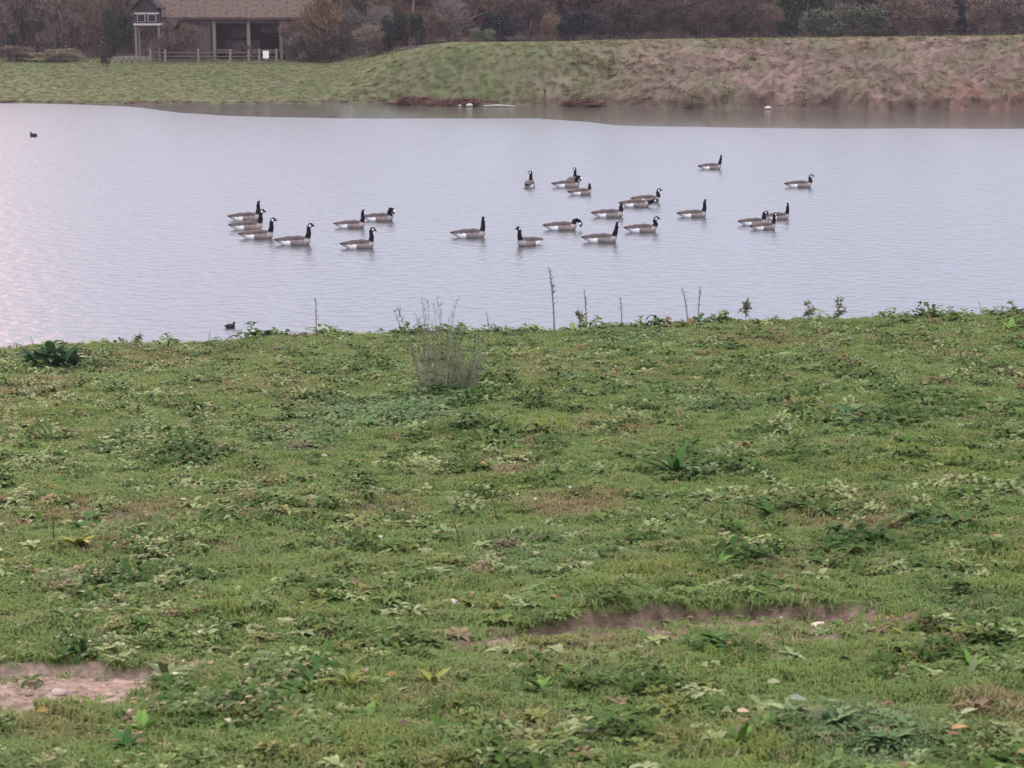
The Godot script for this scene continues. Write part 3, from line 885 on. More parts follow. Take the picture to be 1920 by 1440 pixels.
func shrub_shape(build: String, seed_: int) -> Array:
	# a crown 1 wide and 1 high, and its stems; tinted by the material
	rng.seed = seed_
	var crown := Geo.new()
	var stems := Geo.new()
	var clumps := []
	var count := 26 if build != "cone" else 34
	for k in count:
		var a := rng.randf() * TAU
		var y := .12 + .80 * pow(rng.randf(), .8)
		var wide := .42 * sqrt(maxf(.05, 1.0 - pow(absf(y - .42) / .66, 2.2)))
		if build == "cone": wide = .46 * (1.02 - y)
		var r := wide * sqrt(rng.randf())
		clumps.append(Vector3(r * cos(a), y, r * sin(a)))
		if build == "twig" and k < 16 or k < 5:
			var foot := Vector3(.10 * cos(a), -.06, .10 * sin(a))
			stems.tube([foot, foot.lerp(clumps[k], .5) + Vector3(.03 * rng.randf(), .06, .02), clumps[k]], [.014, .010, .004], 4, shade(Color.WHITE, .25))
	for p in clumps:
		var clump_tone := .88 + .24 * rng.randf()  # each clump gets its own random tone, wherever it sits
		if build == "twig":
			for k in 110:
				var q: Vector3 = p + rand_dir(0.0) * .17 * rng.randf()
				sprig(crown, q, (rand_dir(.35) + (q - Vector3(0, .1, 0)) * .9).normalized(), .07 + .12 * rng.randf(), .0055 + .004 * rng.randf(), shade(Color(clump_tone, clump_tone, clump_tone), .30))
		else:
			for k in 120:
				var q: Vector3 = p + rand_dir(0.0) * (.17 if build == "leaf" else .10) * pow(rng.randf(), .6)
				sprig(crown, q, rand_dir(.1), .035 + .035 * rng.randf(), .014 + .012 * rng.randf(), shade(Color(clump_tone, clump_tone, clump_tone), .35))
	return [crown.mesh(), stems.mesh()]

func tinted(c: Color) -> StandardMaterial3D:
	var m := painted(.95)
	m.albedo_color = (c * .8).linear_to_srgb()
	return m

func grow(g: Geo, tw: Geo, p: Vector3, d: Vector3, length: float, r: float, depth: int) -> void:
	var q := p + d * length * .5 + Vector3(rng.randf() - .5, rng.randf() * .3, rng.randf() - .5) * length * .12
	var e := p + d * length
	g.tube([p, q, e], [r, r * .85, r * .62], 6 if depth > 2 else 4, shade(Color.WHITE, .15))
	if depth <= 2:
		for k in 26:
			var at := p.lerp(e, rng.randf())
			sprig(tw, at + rand_dir(0.0) * .22 * rng.randf(), (d + rand_dir(.2) * 1.1).normalized(), .25 + .55 * rng.randf(), .010 + .012 * rng.randf(), shade(Color(.95, .95, .95), .3))
	if depth == 0: return
	var n := 3 if depth > 1 else 2
	for k in n:
		var dd := (d * (.9 if k == 0 else .55) + rand_dir(.25) * (.45 if k == 0 else .95)).normalized()
		grow(g, tw, p.lerp(e, 1.0 if k == 0 else .45 + .5 * rng.randf()), dd, length * (.78 if k == 0 else .62), r * (.62 if k == 0 else .42), depth - 1)

func build_wood() -> void:
	var shapes := {}
	for k in 4: shapes["twig%d" % k] = shrub_shape("twig", 100 + k)
	for k in 3: shapes["leaf%d" % k] = shrub_shape("leaf", 200 + k)
	shapes["cone0"] = shrub_shape("cone", 300)
	var looks := {}
	for k in TINT: looks[k] = tinted(TINT[k])
	looks.bark = tinted(Color(.15, .118, .108))
	looks.pale_bark = tinted(Color(.27, .235, .225))
	rng.seed = 77
	var many := {"twig": 4, "leaf": 3, "cone": 1}
	var turn := 0
	for s in SHRUBS:
		turn += 1
		var kind: String = s[4]
		var shape: Array = shapes[kind + str(turn % int(many[kind]))]
		var low: bool = s[1] > -104.0
		var called := "bramble" if low else ("bare_shrub" if kind == "twig" else "evergreen_bush")
		if s[5] == "ochre": called = "autumn_bush"
		if s[5] == "sage" or s[5] == "willow": called = "bush"
		var o := base(called, Vector3(s[0], fh(s[0], s[1]) - .02, s[1]), rng.randf() * TAU)
		tag(o, s[6], "bush", "scrub at the far waterline" if low else "scrub behind the far bank")
		var t := Transform3D(Basis.from_scale(Vector3(s[2], s[3], s[2] * .9)), Vector3.ZERO)
		part("crown", shape[0], looks[s[5]], o, t)
		part("stem", shape[1], looks.bark if s[5] != "rust" else looks.rust, o, t)
	var kinds := []
	for k in 4:
		rng.seed = 900 + k
		var g := Geo.new()
		var tw := Geo.new()
		grow(g, tw, Vector3(0, -.03, 0), Vector3(.04 * (k - 1.5), 1, .03).normalized(), .30, .021, 5)
		kinds.append([g.mesh(), tw.mesh()])
	# the meshes are of trees 1 m high with sprigs for 10 m: rebuilt at size below
	kinds.clear()
	for k in 4:
		rng.seed = 900 + k
		var g := Geo.new()
		var tw := Geo.new()
		grow(g, tw, Vector3(0, -.3, 0), Vector3(.04 * (k - 1.5), 1, .03).normalized(), 2.9, .19, 5)
		for m in 500:   # low shoots and dead stems round the foot
			var a := rng.randf() * TAU
			var r := 1.5 * sqrt(rng.randf())
			sprig(tw, Vector3(r * cos(a), 2.6 * rng.randf(), r * sin(a)), rand_dir(.5), .4 + .6 * rng.randf(), .012 + .012 * rng.randf(), shade(Color(.9, .9, .9), .3))
		kinds.append([g.mesh(), tw.mesh()])
	rng.seed = 78
	for s in TREES:
		var o := base("bare_tree", Vector3(s[0], fh(s[0], s[1]), s[1]), rng.randf() * TAU)
		tag(o, s[5], "tree", "bare trees behind the far bank")
		var t := Transform3D(Basis.from_scale(Vector3.ONE * s[2] / 13.5), Vector3.ZERO)
		part("trunk", kinds[s[3]][0], looks.pale_bark if s[4] == "grey" else looks.bark, o, t)
		part("crown", kinds[s[3]][1], looks[s[4]], o, t)
	# the wood behind reads as one mass of twigs
	rng.seed = 79
	var row := PackedFloat32Array()
	var count := 0
	for k in 420:
		var x := lerpf(-46.0, 46.0, rng.randf())
		var d := lerpf(133.0, 172.0, pow(rng.randf(), 1.3))
		if x < -9.5 and x > -20.5 and d < 135.0: continue
		var w := 2.6 + 2.4 * rng.randf()
		var h := 2.8 + 2.6 * rng.randf()
		var a := rng.randf() * TAU
		var c: Color = TINT[["mauve", "brown", "mauve", "umber", "grey"][rng.randi() % 5]]
		if x > 3.0: c = c.lerp(TINT.dark, .35 + .4 * rng.randf())
		if x < 2.0 and x > -22.0: c = c.lerp(TINT.ochre, .25 + .5 * rng.randf())
		put(row, Transform3D(Basis(Vector3.UP, a) * Basis.from_scale(Vector3(w, h, w)), Vector3(x, fh(x, -d) - .1, -d)), c * .8)
		count += 1
	tag(scatter("far_wood", shapes.twig0[0], row, painted(.95)), "hazy mass of leafless brown wood far behind the barn and embankment", "wood", "", "stuff")

# ---------------------------------------------------------------- copies
func put(row: PackedFloat32Array, t: Transform3D, c: Color) -> void:
	row.append_array(PackedFloat32Array([t.basis.x.x, t.basis.y.x, t.basis.z.x, t.origin.x, t.basis.x.y, t.basis.y.y, t.basis.z.y, t.origin.y, t.basis.x.z, t.basis.y.z, t.basis.z.z, t.origin.z, c.r, c.g, c.b, 1.0]))

func scatter(called: String, m: Mesh, row: PackedFloat32Array, mat: Material) -> MultiMeshInstance3D:
	var mm := MultiMesh.new()
	mm.transform_format = MultiMesh.TRANSFORM_3D
	mm.use_colors = true
	mm.mesh = m
	mm.instance_count = row.size() / 16
	mm.buffer = row
	var o := MultiMeshInstance3D.new()
	o.name = numbered(called)
	o.multimesh = mm
	o.material_override = mat
	add_child(o)
	return o

# ---------------------------------------------------------------- grass and low weeds
func blade(g: Geo, p: Vector3, a: float, length: float, width: float, bend: float, c: Color) -> void:
	var out := Vector3(cos(a), 0, sin(a))
	var side := Vector3(-sin(a), 0, cos(a)) * width
	var m := p + out * length * bend * .35 + Vector3.UP * length * .62
	var e := p + out * length * (bend * 1.0 + .1) + Vector3.UP * length * (1.0 - bend * .55)
	var nn := (Vector3.UP * .8 - out * .5).normalized()
	var i0 := g.add(p - side, nn, c)
	var i1 := g.add(p + side, nn, c)
	var i2 := g.add(m - side * .8, nn, c)
	var i3 := g.add(m + side * .8, nn, c)
	var i4 := g.add(e, nn, c)
	g.quad(i0, i2, i3, i1)
	g.tri(i2, i4, i3)

func leaf_mesh(ratio: float, rise: float, droop: float, fold: float, c: Color) -> ArrayMesh:
	var g := Geo.new()
	leaf_into(g, Transform3D.IDENTITY, ratio, rise, droop, fold, c, 6)
	return g.mesh()

func leaf_into(g: Geo, t: Transform3D, ratio: float, rise: float, droop: float, fold: float, c: Color, segs: int) -> void:
	# along +x, 1 long; three rows of points with the midrib lowered
	var at := g.v.size()
	var rib := Color(c.r * 1.25, c.g * 1.2, c.b * 1.3)
	for s in segs + 1:
		var u := float(s) / segs
		var w := ratio * .5 * (sin(PI * pow(u, .8)) * .95 + .06 * (1.0 - u))
		var wave := .02 * sin(u * 19.0)
		var y := rise * u - droop * u * u
		for k in [-1, 0, 1]:
			var p := Vector3(u, y + (fold * w + wave if k != 0 else 0.0), k * w)
			var nn := Vector3(-(rise - 2.0 * droop * u), 1.0, -k * fold * .8).normalized()
			g.add(t * p, (t.basis * nn).normalized(), rib if k == 0 else c)
	for s in segs:
		for k in 2:
			var a := at + s * 3 + k
			g.quad(a, a + 3, a + 4, a + 1)

func build_grass() -> void:
	rng.seed = 41
	var tufts := []
	for v in 4:
		var g := Geo.new()
		for k in 16:
			var r := .045 * sqrt(rng.randf())
			var a := rng.randf() * TAU
			blade(g, Vector3(r * cos(a), -.008, r * sin(a)), rng.randf() * TAU, .026 + .036 * rng.randf(), .0024 + .0018 * rng.randf(), .55 + .6 * rng.randf(), shade(Color.WHITE, .28))
		tufts.append(g.mesh())
	var rows := []
	for v in 4: rows.append(PackedFloat32Array())
	var weeds := []
	for v in 5:
		var g := Geo.new()
		if v < 3:      # flat rosettes
			var n := 5 + v * 2
			for k in n:
				var b := Basis(Vector3.UP, TAU * k / n + rng.randf() * .5) * Basis.from_scale(Vector3.ONE * (.7 + .5 * rng.randf()))
				leaf_into(g, Transform3D(b, Vector3(0, .006 + .01 * rng.randf(), 0)), .36 + .12 * rng.randf(), .25 + .5 * rng.randf(), .3 + .4 * rng.randf(), .35, shade(Color.WHITE, .25), 4)
		else:          # clover-like mats
			for k in 46:
				var r := sqrt(rng.randf())
				var a := rng.randf() * TAU
				var p := Vector3(r * cos(a), 0, r * sin(a) * .8)
				p.y = (.10 + .55 * rng.randf()) * (1.1 - .8 * r)
				var b := Basis(Vector3.UP, rng.randf() * TAU) * Basis(Vector3.FORWARD, (rng.randf() - .5) * 1.1) * Basis.from_scale(Vector3.ONE * (.28 + .26 * rng.randf()))
				leaf_into(g, Transform3D(b, p), .62, .2, .35, .25, shade(Color.WHITE, .35), 3)
		weeds.append(g.mesh())
	var weed_rows := []
	for v in 5: weed_rows.append(PackedFloat32Array())
	var litter := Geo.new()
	leaf_into(litter, Transform3D.IDENTITY, .55, .3, .3, .5, Color.WHITE, 3)
	var litter_row := PackedFloat32Array()
	var d := 4.6
	while d < 42.0:
		var deep := .25
		var half := .2286 * d * 1.05 + 1.5
		var thick := lerpf(620.0, 190.0, clampf((d - 6.0) / 20.0, 0.0, 1.0))
		var size := lerpf(.85, 1.7, clampf((d - 6.0) / 26.0, 0.0, 1.0))
		for k in int(half * 2.0 * deep * thick):
			var x := (rng.randf() * 2.0 - 1.0) * half
			var z := -(d + rng.randf() * deep)
			var room := along(SHORE, x) + z
			if room < .03: continue
			var soil := kind_at(0, x, z)
			if soil + .45 * lump.get_noise_2d(x * 4.0, z * 4.0) > .38 + .4 * rng.randf() and rng.randf() > (.04 if x < -1.0 else .16): continue
			if z > -12.0 and worn(x, z) > .03 and rng.randf() < .9: continue
			var brown := kind_at(1, x, z) + .55 * lump.get_noise_2d(x * .9 + 3.0, z * .9)
			var dark := kind_at(2, x, z)
			var blue := kind_at(3, x, z)
			var gold := kind_at(4, x, z) + .5 * lump.get_noise_2d(x * .5 + 20.0, z * .5)
			if brown > .45 and rng.randf() < .45: continue
			var c := Color(.114, .162, .054)
			c = c.lerp(Color(.142, .180, .050), clampf(gold, 0, 1) * .7)
			c = c.lerp(Color(.175, .130, .078), clampf(brown, 0, 1) * (.45 + .55 * rng.randf()))
			c = c.lerp(Color(.045, .090, .018), clampf(dark, 0, 1) * .9)
			c = c.lerp(Color(.085, .130, .065), clampf(blue, 0, 1) * .7)
			if rng.randf() < .04: c = Color(.21, .19, .11)
			var k2 := .88 + .24 * rng.randf()
			c = Color(c.r * k2, c.g * k2, c.b * k2)
			var tall := size * (.7 + .6 * rng.randf()) * (1.0 + .5 * clampf(dark, 0, 1) + .5 * clampf(gold, 0, 1))
			var patch := lump.get_noise_2d(x * 1.6 + 50.0, z * 1.6)
			tall *= 1.0 + .55 * patch
			put(rows[rng.randi() % 4], Transform3D(Basis(Vector3.UP, rng.randf() * TAU) * Basis.from_scale(Vector3(size * 1.15, tall, size * 1.15)), Vector3(x, gh(x, z), z)), c)
		# low broad-leaved weeds
		for k in int(half * 2.0 * deep * lerpf(125.0, 40.0, clampf((d - 6.0) / 22.0, 0.0, 1.0))):
			var x := (rng.randf() * 2.0 - 1.0) * half
			var z := -(d + rng.randf() * deep)
			if along(SHORE, x) + z < .1: continue
			var soil := kind_at(0, x, z)
			if (soil > .25 or z > -12.0 and worn(x, z) > .03) and rng.randf() < .95: continue
			var dark := kind_at(2, x, z)
			var patch := lump.get_noise_2d(x * .8 + 90.0, z * .8) + .7 * dark + .5 * kind_at(3, x, z)
			if rng.randf() > .40 + 1.3 * patch: continue
			var v := rng.randi() % 5
			var c := Color(.098, .140, .040)
			var roll := rng.randf()
			if roll < .20: c = Color(.190, .215, .095)
			elif roll < .45: c = Color(.046, .080, .017)
			elif roll < .55: c = Color(.120, .130, .035)
			elif roll < .60: c = Color(.150, .105, .060)
			c = c.lerp(Color(.032, .068, .018), clampf(dark, 0, 1) * .6).lerp(Color(.090, .145, .065), clampf(kind_at(3, x, z), 0, 1) * .6)
			var s := (.045 + .045 * rng.randf()) * lerpf(.85, 1.75, clampf((d - 6.0) / 24.0, 0.0, 1.0)) * (1.0 + .4 * clampf(dark, 0, 1)) * (1.25 if roll >= .20 and roll < .45 else 1.0)
			if v > 2: s *= 1.15
			put(weed_rows[v], Transform3D(Basis(Vector3.UP, rng.randf() * TAU) * Basis.from_scale(Vector3(s, s * (.6 + .9 * rng.randf()), s) * (1.0 if along(SHORE, x) + z > .9 else 1.6)), Vector3(x, gh(x, z) + .012, z)), shade(c, .2))
		for k in int(half * 2.0 * deep * 9.0):
			var x := (rng.randf() * 2.0 - 1.0) * half
			var z := -(d + rng.randf() * deep)
			if along(SHORE, x) + z < .2: continue
			if rng.randf() > .25 + .9 * kind_at(1, x, z) + .5 * kind_at(0, x, z): continue
			var c: Color = [Color(.20, .15, .10), Color(.11, .075, .055), Color(.30, .26, .20), Color(.24, .16, .06)][rng.randi() % 4]
			var s := .02 + .03 * rng.randf()
			put(litter_row, Transform3D(Basis(Vector3.UP, rng.randf() * TAU) * Basis(Vector3.RIGHT, (rng.randf() - .5) * 1.4) * Basis.from_scale(Vector3.ONE * s * lerpf(1.0, 1.7, clampf(d / 30.0, 0, 1))), Vector3(x, gh(x, z) + .03, z)), c)
		d += deep
	for v in 4:
		tag(scatter("grass", tufts[v], rows[v], MAT.grass), "short green turf covering the near bank", "grass", "", "stuff")
	for v in 5:
		tag(scatter("low_weeds", weeds[v], weed_rows[v], MAT.leaf), "small broad-leaved weeds and clover mixed into the turf", "weeds", "", "stuff")
	tag(scatter("leaf_litter", litter.mesh(), litter_row, MAT.leaf), "small dry fallen leaves strewn over the near grass", "leaves", "", "stuff")
	# crumbs and clods on the bare earth
	rng.seed = 42
	var clod_row := PackedFloat32Array()
	for k in 30000:
		var x := lerpf(-3.2, 3.2, rng.randf())
		var z := lerpf(-10.6, -6.6, rng.randf())
		var soil := kind_at(0, x, z)
		if soil < .35 or rng.randf() > soil * .5: continue
		var big := .002 + .013 * pow(rng.randf(), 6.0)
		put(clod_row, Transform3D(Basis(Vector3.UP, rng.randf() * TAU) * Basis.from_scale(Vector3(big, big * .8, big)), Vector3(x, gh(x, z) + big * .2, z)), shade(Color(.25, .175, .145) if x < -1.0 else Color(.16, .112, .088), .3))
	tag(scatter("soil_crumbs", stone_mesh(3, .8), clod_row, painted(1.0)), "crumbs of reddish earth on the bare patches of the near bank", "soil", "", "stuff")
	# coarse tufts on the far bank
	rng.seed = 43
	var far_row := PackedFloat32Array()
	for k in 16000:
		var x := lerpf(-31.0, 31.0, rng.randf())
		var e := .15 + 24.0 * pow(rng.randf(), 1.2)
		var z := -along(FARSHORE, x) - e
		if x > -6.0 and e > 9.0: continue
		var bare := smoothstep(-1.5, 8.5, x + 2.6 * lump.get_noise_2d(x * .33, z * .33) - .35 * (e - 3.0))
		if e < 5.8 and rng.randf() < bare * .5: continue
		var c := Color(.128, .146, .064).lerp(Color(.170, .156, .094), clampf(.4 + lump.get_noise_2d(x * .4, z * .4), 0, 1))
		if e < 6.0: c = c.lerp(Color(.185, .145, .108), bare * .85)
		var s := (1.5 + 1.6 * rng.randf()) * (.8 if bare < .3 and e < 20.0 else 1.25)
		put(far_row, Transform3D(Basis(Vector3.UP, rng.randf() * TAU) * Basis.from_scale(Vector3(s * 1.7, s * .75, s * 1.7)), Vector3(x, fh(x, z), z)), shade(c, .14))
	tag(scatter("far_grass", tufts[0], far_row, MAT.grass), "tussocky pale grass on the far meadow and embankment", "grass", "", "stuff")

# ---------------------------------------------------------------- single plants
func build_plants() -> void:
	rng.seed = 51
	var shapes := {}
	for s in PLANTS:
		var at := Vector3(s[0], gh(s[0], s[1]) - .004, s[1])
		var up: float = s[5]
		var o := base("dock_plant" if s[3] > .5 else "leafy_weed", at, rng.randf() * TAU)
		tag(o, s[7], "plant", "leafy weeds on the near bank")
		var c: Color = GREEN[s[6]]
		var n: int = int(s[2] * 1.6)
		for k in n:
			var key := "%s%.2f%d" % [s[6], s[4], k % 6]
			if not shapes.has(key):
				shapes[key] = leaf_mesh(s[4] * (.75 + .4 * rng.randf()), .1 + .3 * rng.randf(), .25 + .2 * (k % 4), .3 + .4 * rng.randf(), shade(c, .38))
			var ring := float(k) / n
			var pitch := lerpf(.12, 1.25, up * (.45 + .75 * ring)) + .2 * (rng.randf() - .5)
			var size: float = s[3] * (.45 + .6 * rng.randf()) * (.82 if s[1] > -9.5 else 1.0)
			var b := Basis(Vector3.UP, 2.399 * k + .4 * rng.randf()) * Basis(Vector3.BACK, pitch) * Basis.from_scale(Vector3.ONE * size)
			var spot := Vector3(0, .01, 0)
			if s[3] > .3 and s[2] > 30:      # a mound of many leaves on short stalks
				var a := rng.randf() * TAU
				var rr := .30 * sqrt(rng.randf())
				spot = Vector3(rr * cos(a), .22 * rng.randf() * (1.0 - rr * 2.0) + .02, rr * sin(a))
			part("leaf", shapes[key], MAT.leaf, o, Transform3D(b, spot))
	# the clump of dry stalks
	var p := Vector2(-0.70, -23.07)
	var t := base("dry_stalk_clump", Vector3(p.x, gh(p.x, p.y), p.y))
	tag(t, "clump of thin grey-green dry stalks standing in the grass before the pond", "plant")
	for k in 84:
		var u0 := rng.randf()
		var foot := Vector3(lerpf(-.26, .30, u0), -.02, .3 * (rng.randf() - .5))
		var tall := (.42 + .70 * rng.randf()) if u0 < .5 else (.25 + .55 * rng.randf())
		var lean := Vector3(lerpf(-.16, .20, u0) + .36 * (rng.randf() - .5), 0, .3 * (rng.randf() - .5))
		var g := Geo.new()
		var c := shade(Color(.135, .148, .092) if k % 3 else Color(.175, .165, .125), .25)
		var top := foot + lean + Vector3.UP * tall
		var mid := foot.lerp(top, .5) - lean * .15
		g.tube([foot, mid, top], [.0036, .0030, .0018], 4, c)
		for m in 16:
			var u := .2 + .8 * rng.randf()
			var q := foot.lerp(top, u)
			sprig(g, q, (rand_dir(.4) + Vector3.UP * .4).normalized(), .04 + .08 * rng.randf(), .0042, c)
		part("stalk", g.mesh(), MAT.wood, t)

func build_stalks() -> void:
	rng.seed = 61
	for s in STALKS:
		var o := base("weed_stalk", Vector3(s[0], gh(s[0], s[1]), s[1]))
		tag(o, s[5], "plant", "thin weed stalks on the near bank")
		var tall: float = s[2]
		var big := clampf(tall, .12, 1.0)
		var c := Color(.155, .150, .120) if s[1] < -20.0 else Color(.075, .058, .045)
		var g := Geo.new()
		var lean := Vector3(s[3], 0, .03)
		var top := lean + Vector3.UP * tall
		g.tube([Vector3(0, -.03, 0), lean * .25 + Vector3.UP * tall * .4, lean * .6 + Vector3.UP * tall * .75, top], [.014 * big + .002, .012 * big + .002, .009 * big + .001, .004], 5, c)
		part("stem", g.mesh(), MAT.wood, o)
		if s[4] == "spike":
			var head := Geo.new()
			for k in int(40 * big) + 8:
				var u := .5 + .5 * rng.randf()
				sprig(head, lean * u * u + Vector3.UP * tall * u, rand_dir(.4), (.03 + .07 * rng.randf()) * big, .010 * big + .001, shade(c, .3))
			part("seed_head", head.mesh(), MAT.wood, o)
			for k in 3:
				var tw := Geo.new()
				var u := .25 + .2 * k
				var d := (rand_dir(.35) + Vector3.UP * .4).normalized()
				var q := lean * u * u + Vector3.UP * tall * u
				tw.tube([q, q + d * tall * .12], [.004 * big + .001, .002], 4, c)
				part("twig", tw.mesh(), MAT.wood, o)
		else:
			for k in 8:
				var tw := Geo.new()
				var u := .15 + .8 * rng.randf()
				var d := (rand_dir(.35) + Vector3.UP * .3).normalized()
				var q := lean * u * u + Vector3.UP * tall * u
				tw.tube([q, q + d * tall * .3], [.006 * big, .002], 4, c)
				for m in 10: sprig(tw, q + d * tall * .3 * rng.randf(), rand_dir(.2), .06 + .07 * rng.randf(), .018, shade(Color(.17, .185, .12), .3))
				part("twig", tw.mesh(), MAT.leaf, o)

func stone_mesh(seed_: int, flat: float) -> ArrayMesh:
	var sphere := SphereMesh.new()
	sphere.radial_segments = 14; sphere.rings = 8; sphere.radius = 1.0; sphere.height = 2.0
	var a := sphere.get_mesh_arrays()
	var v: PackedVector3Array = a[Mesh.ARRAY_VERTEX]
	var g := Geo.new()
	for k in v.size():
		var q: Vector3 = v[k] * (1.0 + .28 * lump.get_noise_3dv(v[k] * .9 + Vector3.ONE * seed_) + .06 * fine.get_noise_3dv(v[k] * 4.0))
		q.y *= flat
		g.add(q, (v[k] * Vector3(1, 1.0 / flat, 1)).normalized(), Color.WHITE)
	g.t = a[Mesh.ARRAY_INDEX]
	return g.mesh()

func build_loose() -> void:
	rng.seed = 71
	var k := 0
	for s in LOOSE:
		k += 1
		var at := Vector3(s[0], gh(s[0], s[1]), s[1])
		var label: String = s[4]
		if s[3] == "stone":
			var c := Color(.45, .43, .40) if label.begins_with("white") else (Color(.40, .30, .27) if label.begins_with("pink") else Color(.26, .20, .17))
			var o := part("stone", stone_mesh(k, .45), plain(c, .95), self, Transform3D(Basis(Vector3.UP, rng.randf() * TAU) * Basis.from_scale(Vector3.ONE * s[2]), at + Vector3(0, s[2] * .25, 0)))
			tag(o, label, "stone")
		else:
			var c := Color(.20, .215, .120)
			if label.begins_with("grey") or label.begins_with("round"): c = Color(.165, .185, .135)
			if label.begins_with("orange"): c = Color(.27, .17, .07)
			if label.begins_with("red"): c = Color(.20, .08, .06)
			if label.begins_with("tan"): c = Color(.34, .26, .16)
			if label.begins_with("pinkish"): c = Color(.26, .20, .18)
			if s[3] == "upleaf": c = Color(.21, .26, .14)
			var up: bool = s[3] == "upleaf"
			var b := Basis(Vector3.UP, rng.randf() * 1.2 - .6)
			b = b * (Basis(Vector3.BACK, 1.3 - .3 * rng.randf()) * Basis(Vector3.RIGHT, PI / 2) if up else Basis(Vector3.BACK, .3 * rng.randf()) * Basis(Vector3.RIGHT, .5 * rng.randf() - .1))
			var o := part("fallen_leaf" if not up else "upright_leaf", leaf_mesh(.62 if not up else .27, .12, .12 + .1 * rng.randf(), .3, c), MAT.leaf, self, Transform3D(b * Basis.from_scale(Vector3.ONE * s[2] * (1.25 if up else 1.15)), at + Vector3(-s[2] * .5 if not up else 0.0, .0 if up else .03, 0)))
			tag(o, label, "leaf")

# ---------------------------------------------------------------- small things at the far waterline
func build_far_details() -> void:
	var t := base("mooring_post", Vector3(1.42, -.25, -99.0))
	tag(t, "small dark wooden post at the far waterline", "post")
	var g := Geo.new()
	g.tube([Vector3(0, 0, 0), Vector3(.01, .6, 0), Vector3(.02, .95, .02)], [.055, .05, .045], 7, Color.WHITE)
	part("shaft", g.mesh(), MAT.post_dark, t)
	var head := Geo.new()
	head.tube([Vector3(-.02, .95, .02), Vector3(.02, .95, .02), Vector3(.02, 1.02, .02), Vector3(.02, 1.05, .02)], [.05, .075, .06, .005], 7, Color.WHITE)
	part("cap", head.mesh(), MAT.post_dark, t)
	for s in [[-1.87, -99.15, .17, "white rounded stone at the far waterline beside the rust brambles"], [-2.3, -99.3, .09, "smaller pale stone just left of the rounded white one"], [11.05, -97.3, .16, "pale stone at the foot of the eroded bank on the right"]]:
		var o := part("stone", stone_mesh(int(s[0] * 10.0), .5), MAT.pale_stone, self, Transform3D(Basis.from_scale(Vector3(s[2], s[2], s[2])), Vector3(s[0], maxf(fh(s[0], s[1]), 0.0) + s[2] * .35, s[1])))
		tag(o, s[3], "stone")
	var log_ := Geo.new()
	log_.tube([Vector3(-1.25, .05, -99.0), Vector3(-.6, .07, -98.95), Vector3(.15, .04, -98.9)], [.025, .04, .02], 7, Color.WHITE)
	tag(part("driftwood", log_.mesh(), MAT.pale_stone, self), "thin pale driftwood log at the far waterline right of the white stone", "log")

# ---------------------------------------------------------------- geese
const CELL := 0.0125
var F := PackedFloat32Array()
var F0 := Vector3.ZERO
var FN := Vector3i.ZERO

func field_start(lo: Vector3, hi: Vector3) -> void:
	F0 = lo
	FN = Vector3i(((hi - lo) / CELL).ceil()) + Vector3i.ONE
	F.resize(FN.x * FN.y * FN.z)
	F.fill(1.0)

func bone(a: Vector3, b: Vector3, ra: float, rb: float, blend: float, squash := 1.0) -> void:
	var pad := maxf(ra, rb) * maxf(1.0, squash) + blend + CELL * 2.0
	var lo := Vector3i(((a.min(b) - Vector3.ONE * pad - F0) / CELL).floor()).clamp(Vector3i.ZERO, FN - Vector3i.ONE)
	var hi := Vector3i(((a.max(b) + Vector3.ONE * pad - F0) / CELL).ceil()).clamp(Vector3i.ZERO, FN - Vector3i.ONE)
	var ab := b - a
	var inv := 1.0 / maxf(ab.length_squared(), 1e-9)
	for z in range(lo.z, hi.z + 1):
		for y in range(lo.y, hi.y + 1):
			var row := (z * FN.y + y) * FN.x
			for x in range(lo.x, hi.x + 1):
				var q := F0 + Vector3(x, y, z) * CELL - a
				var t := clampf(q.dot(ab) * inv, 0.0, 1.0)
				var off := q - ab * t
				off.z /= squash
				var d := off.length() - lerpf(ra, rb, t)
				var o := F[row + x]
				var h := maxf(blend - absf(o - d), 0.0) / blend
				F[row + x] = minf(o, d) - h * h * blend * .25

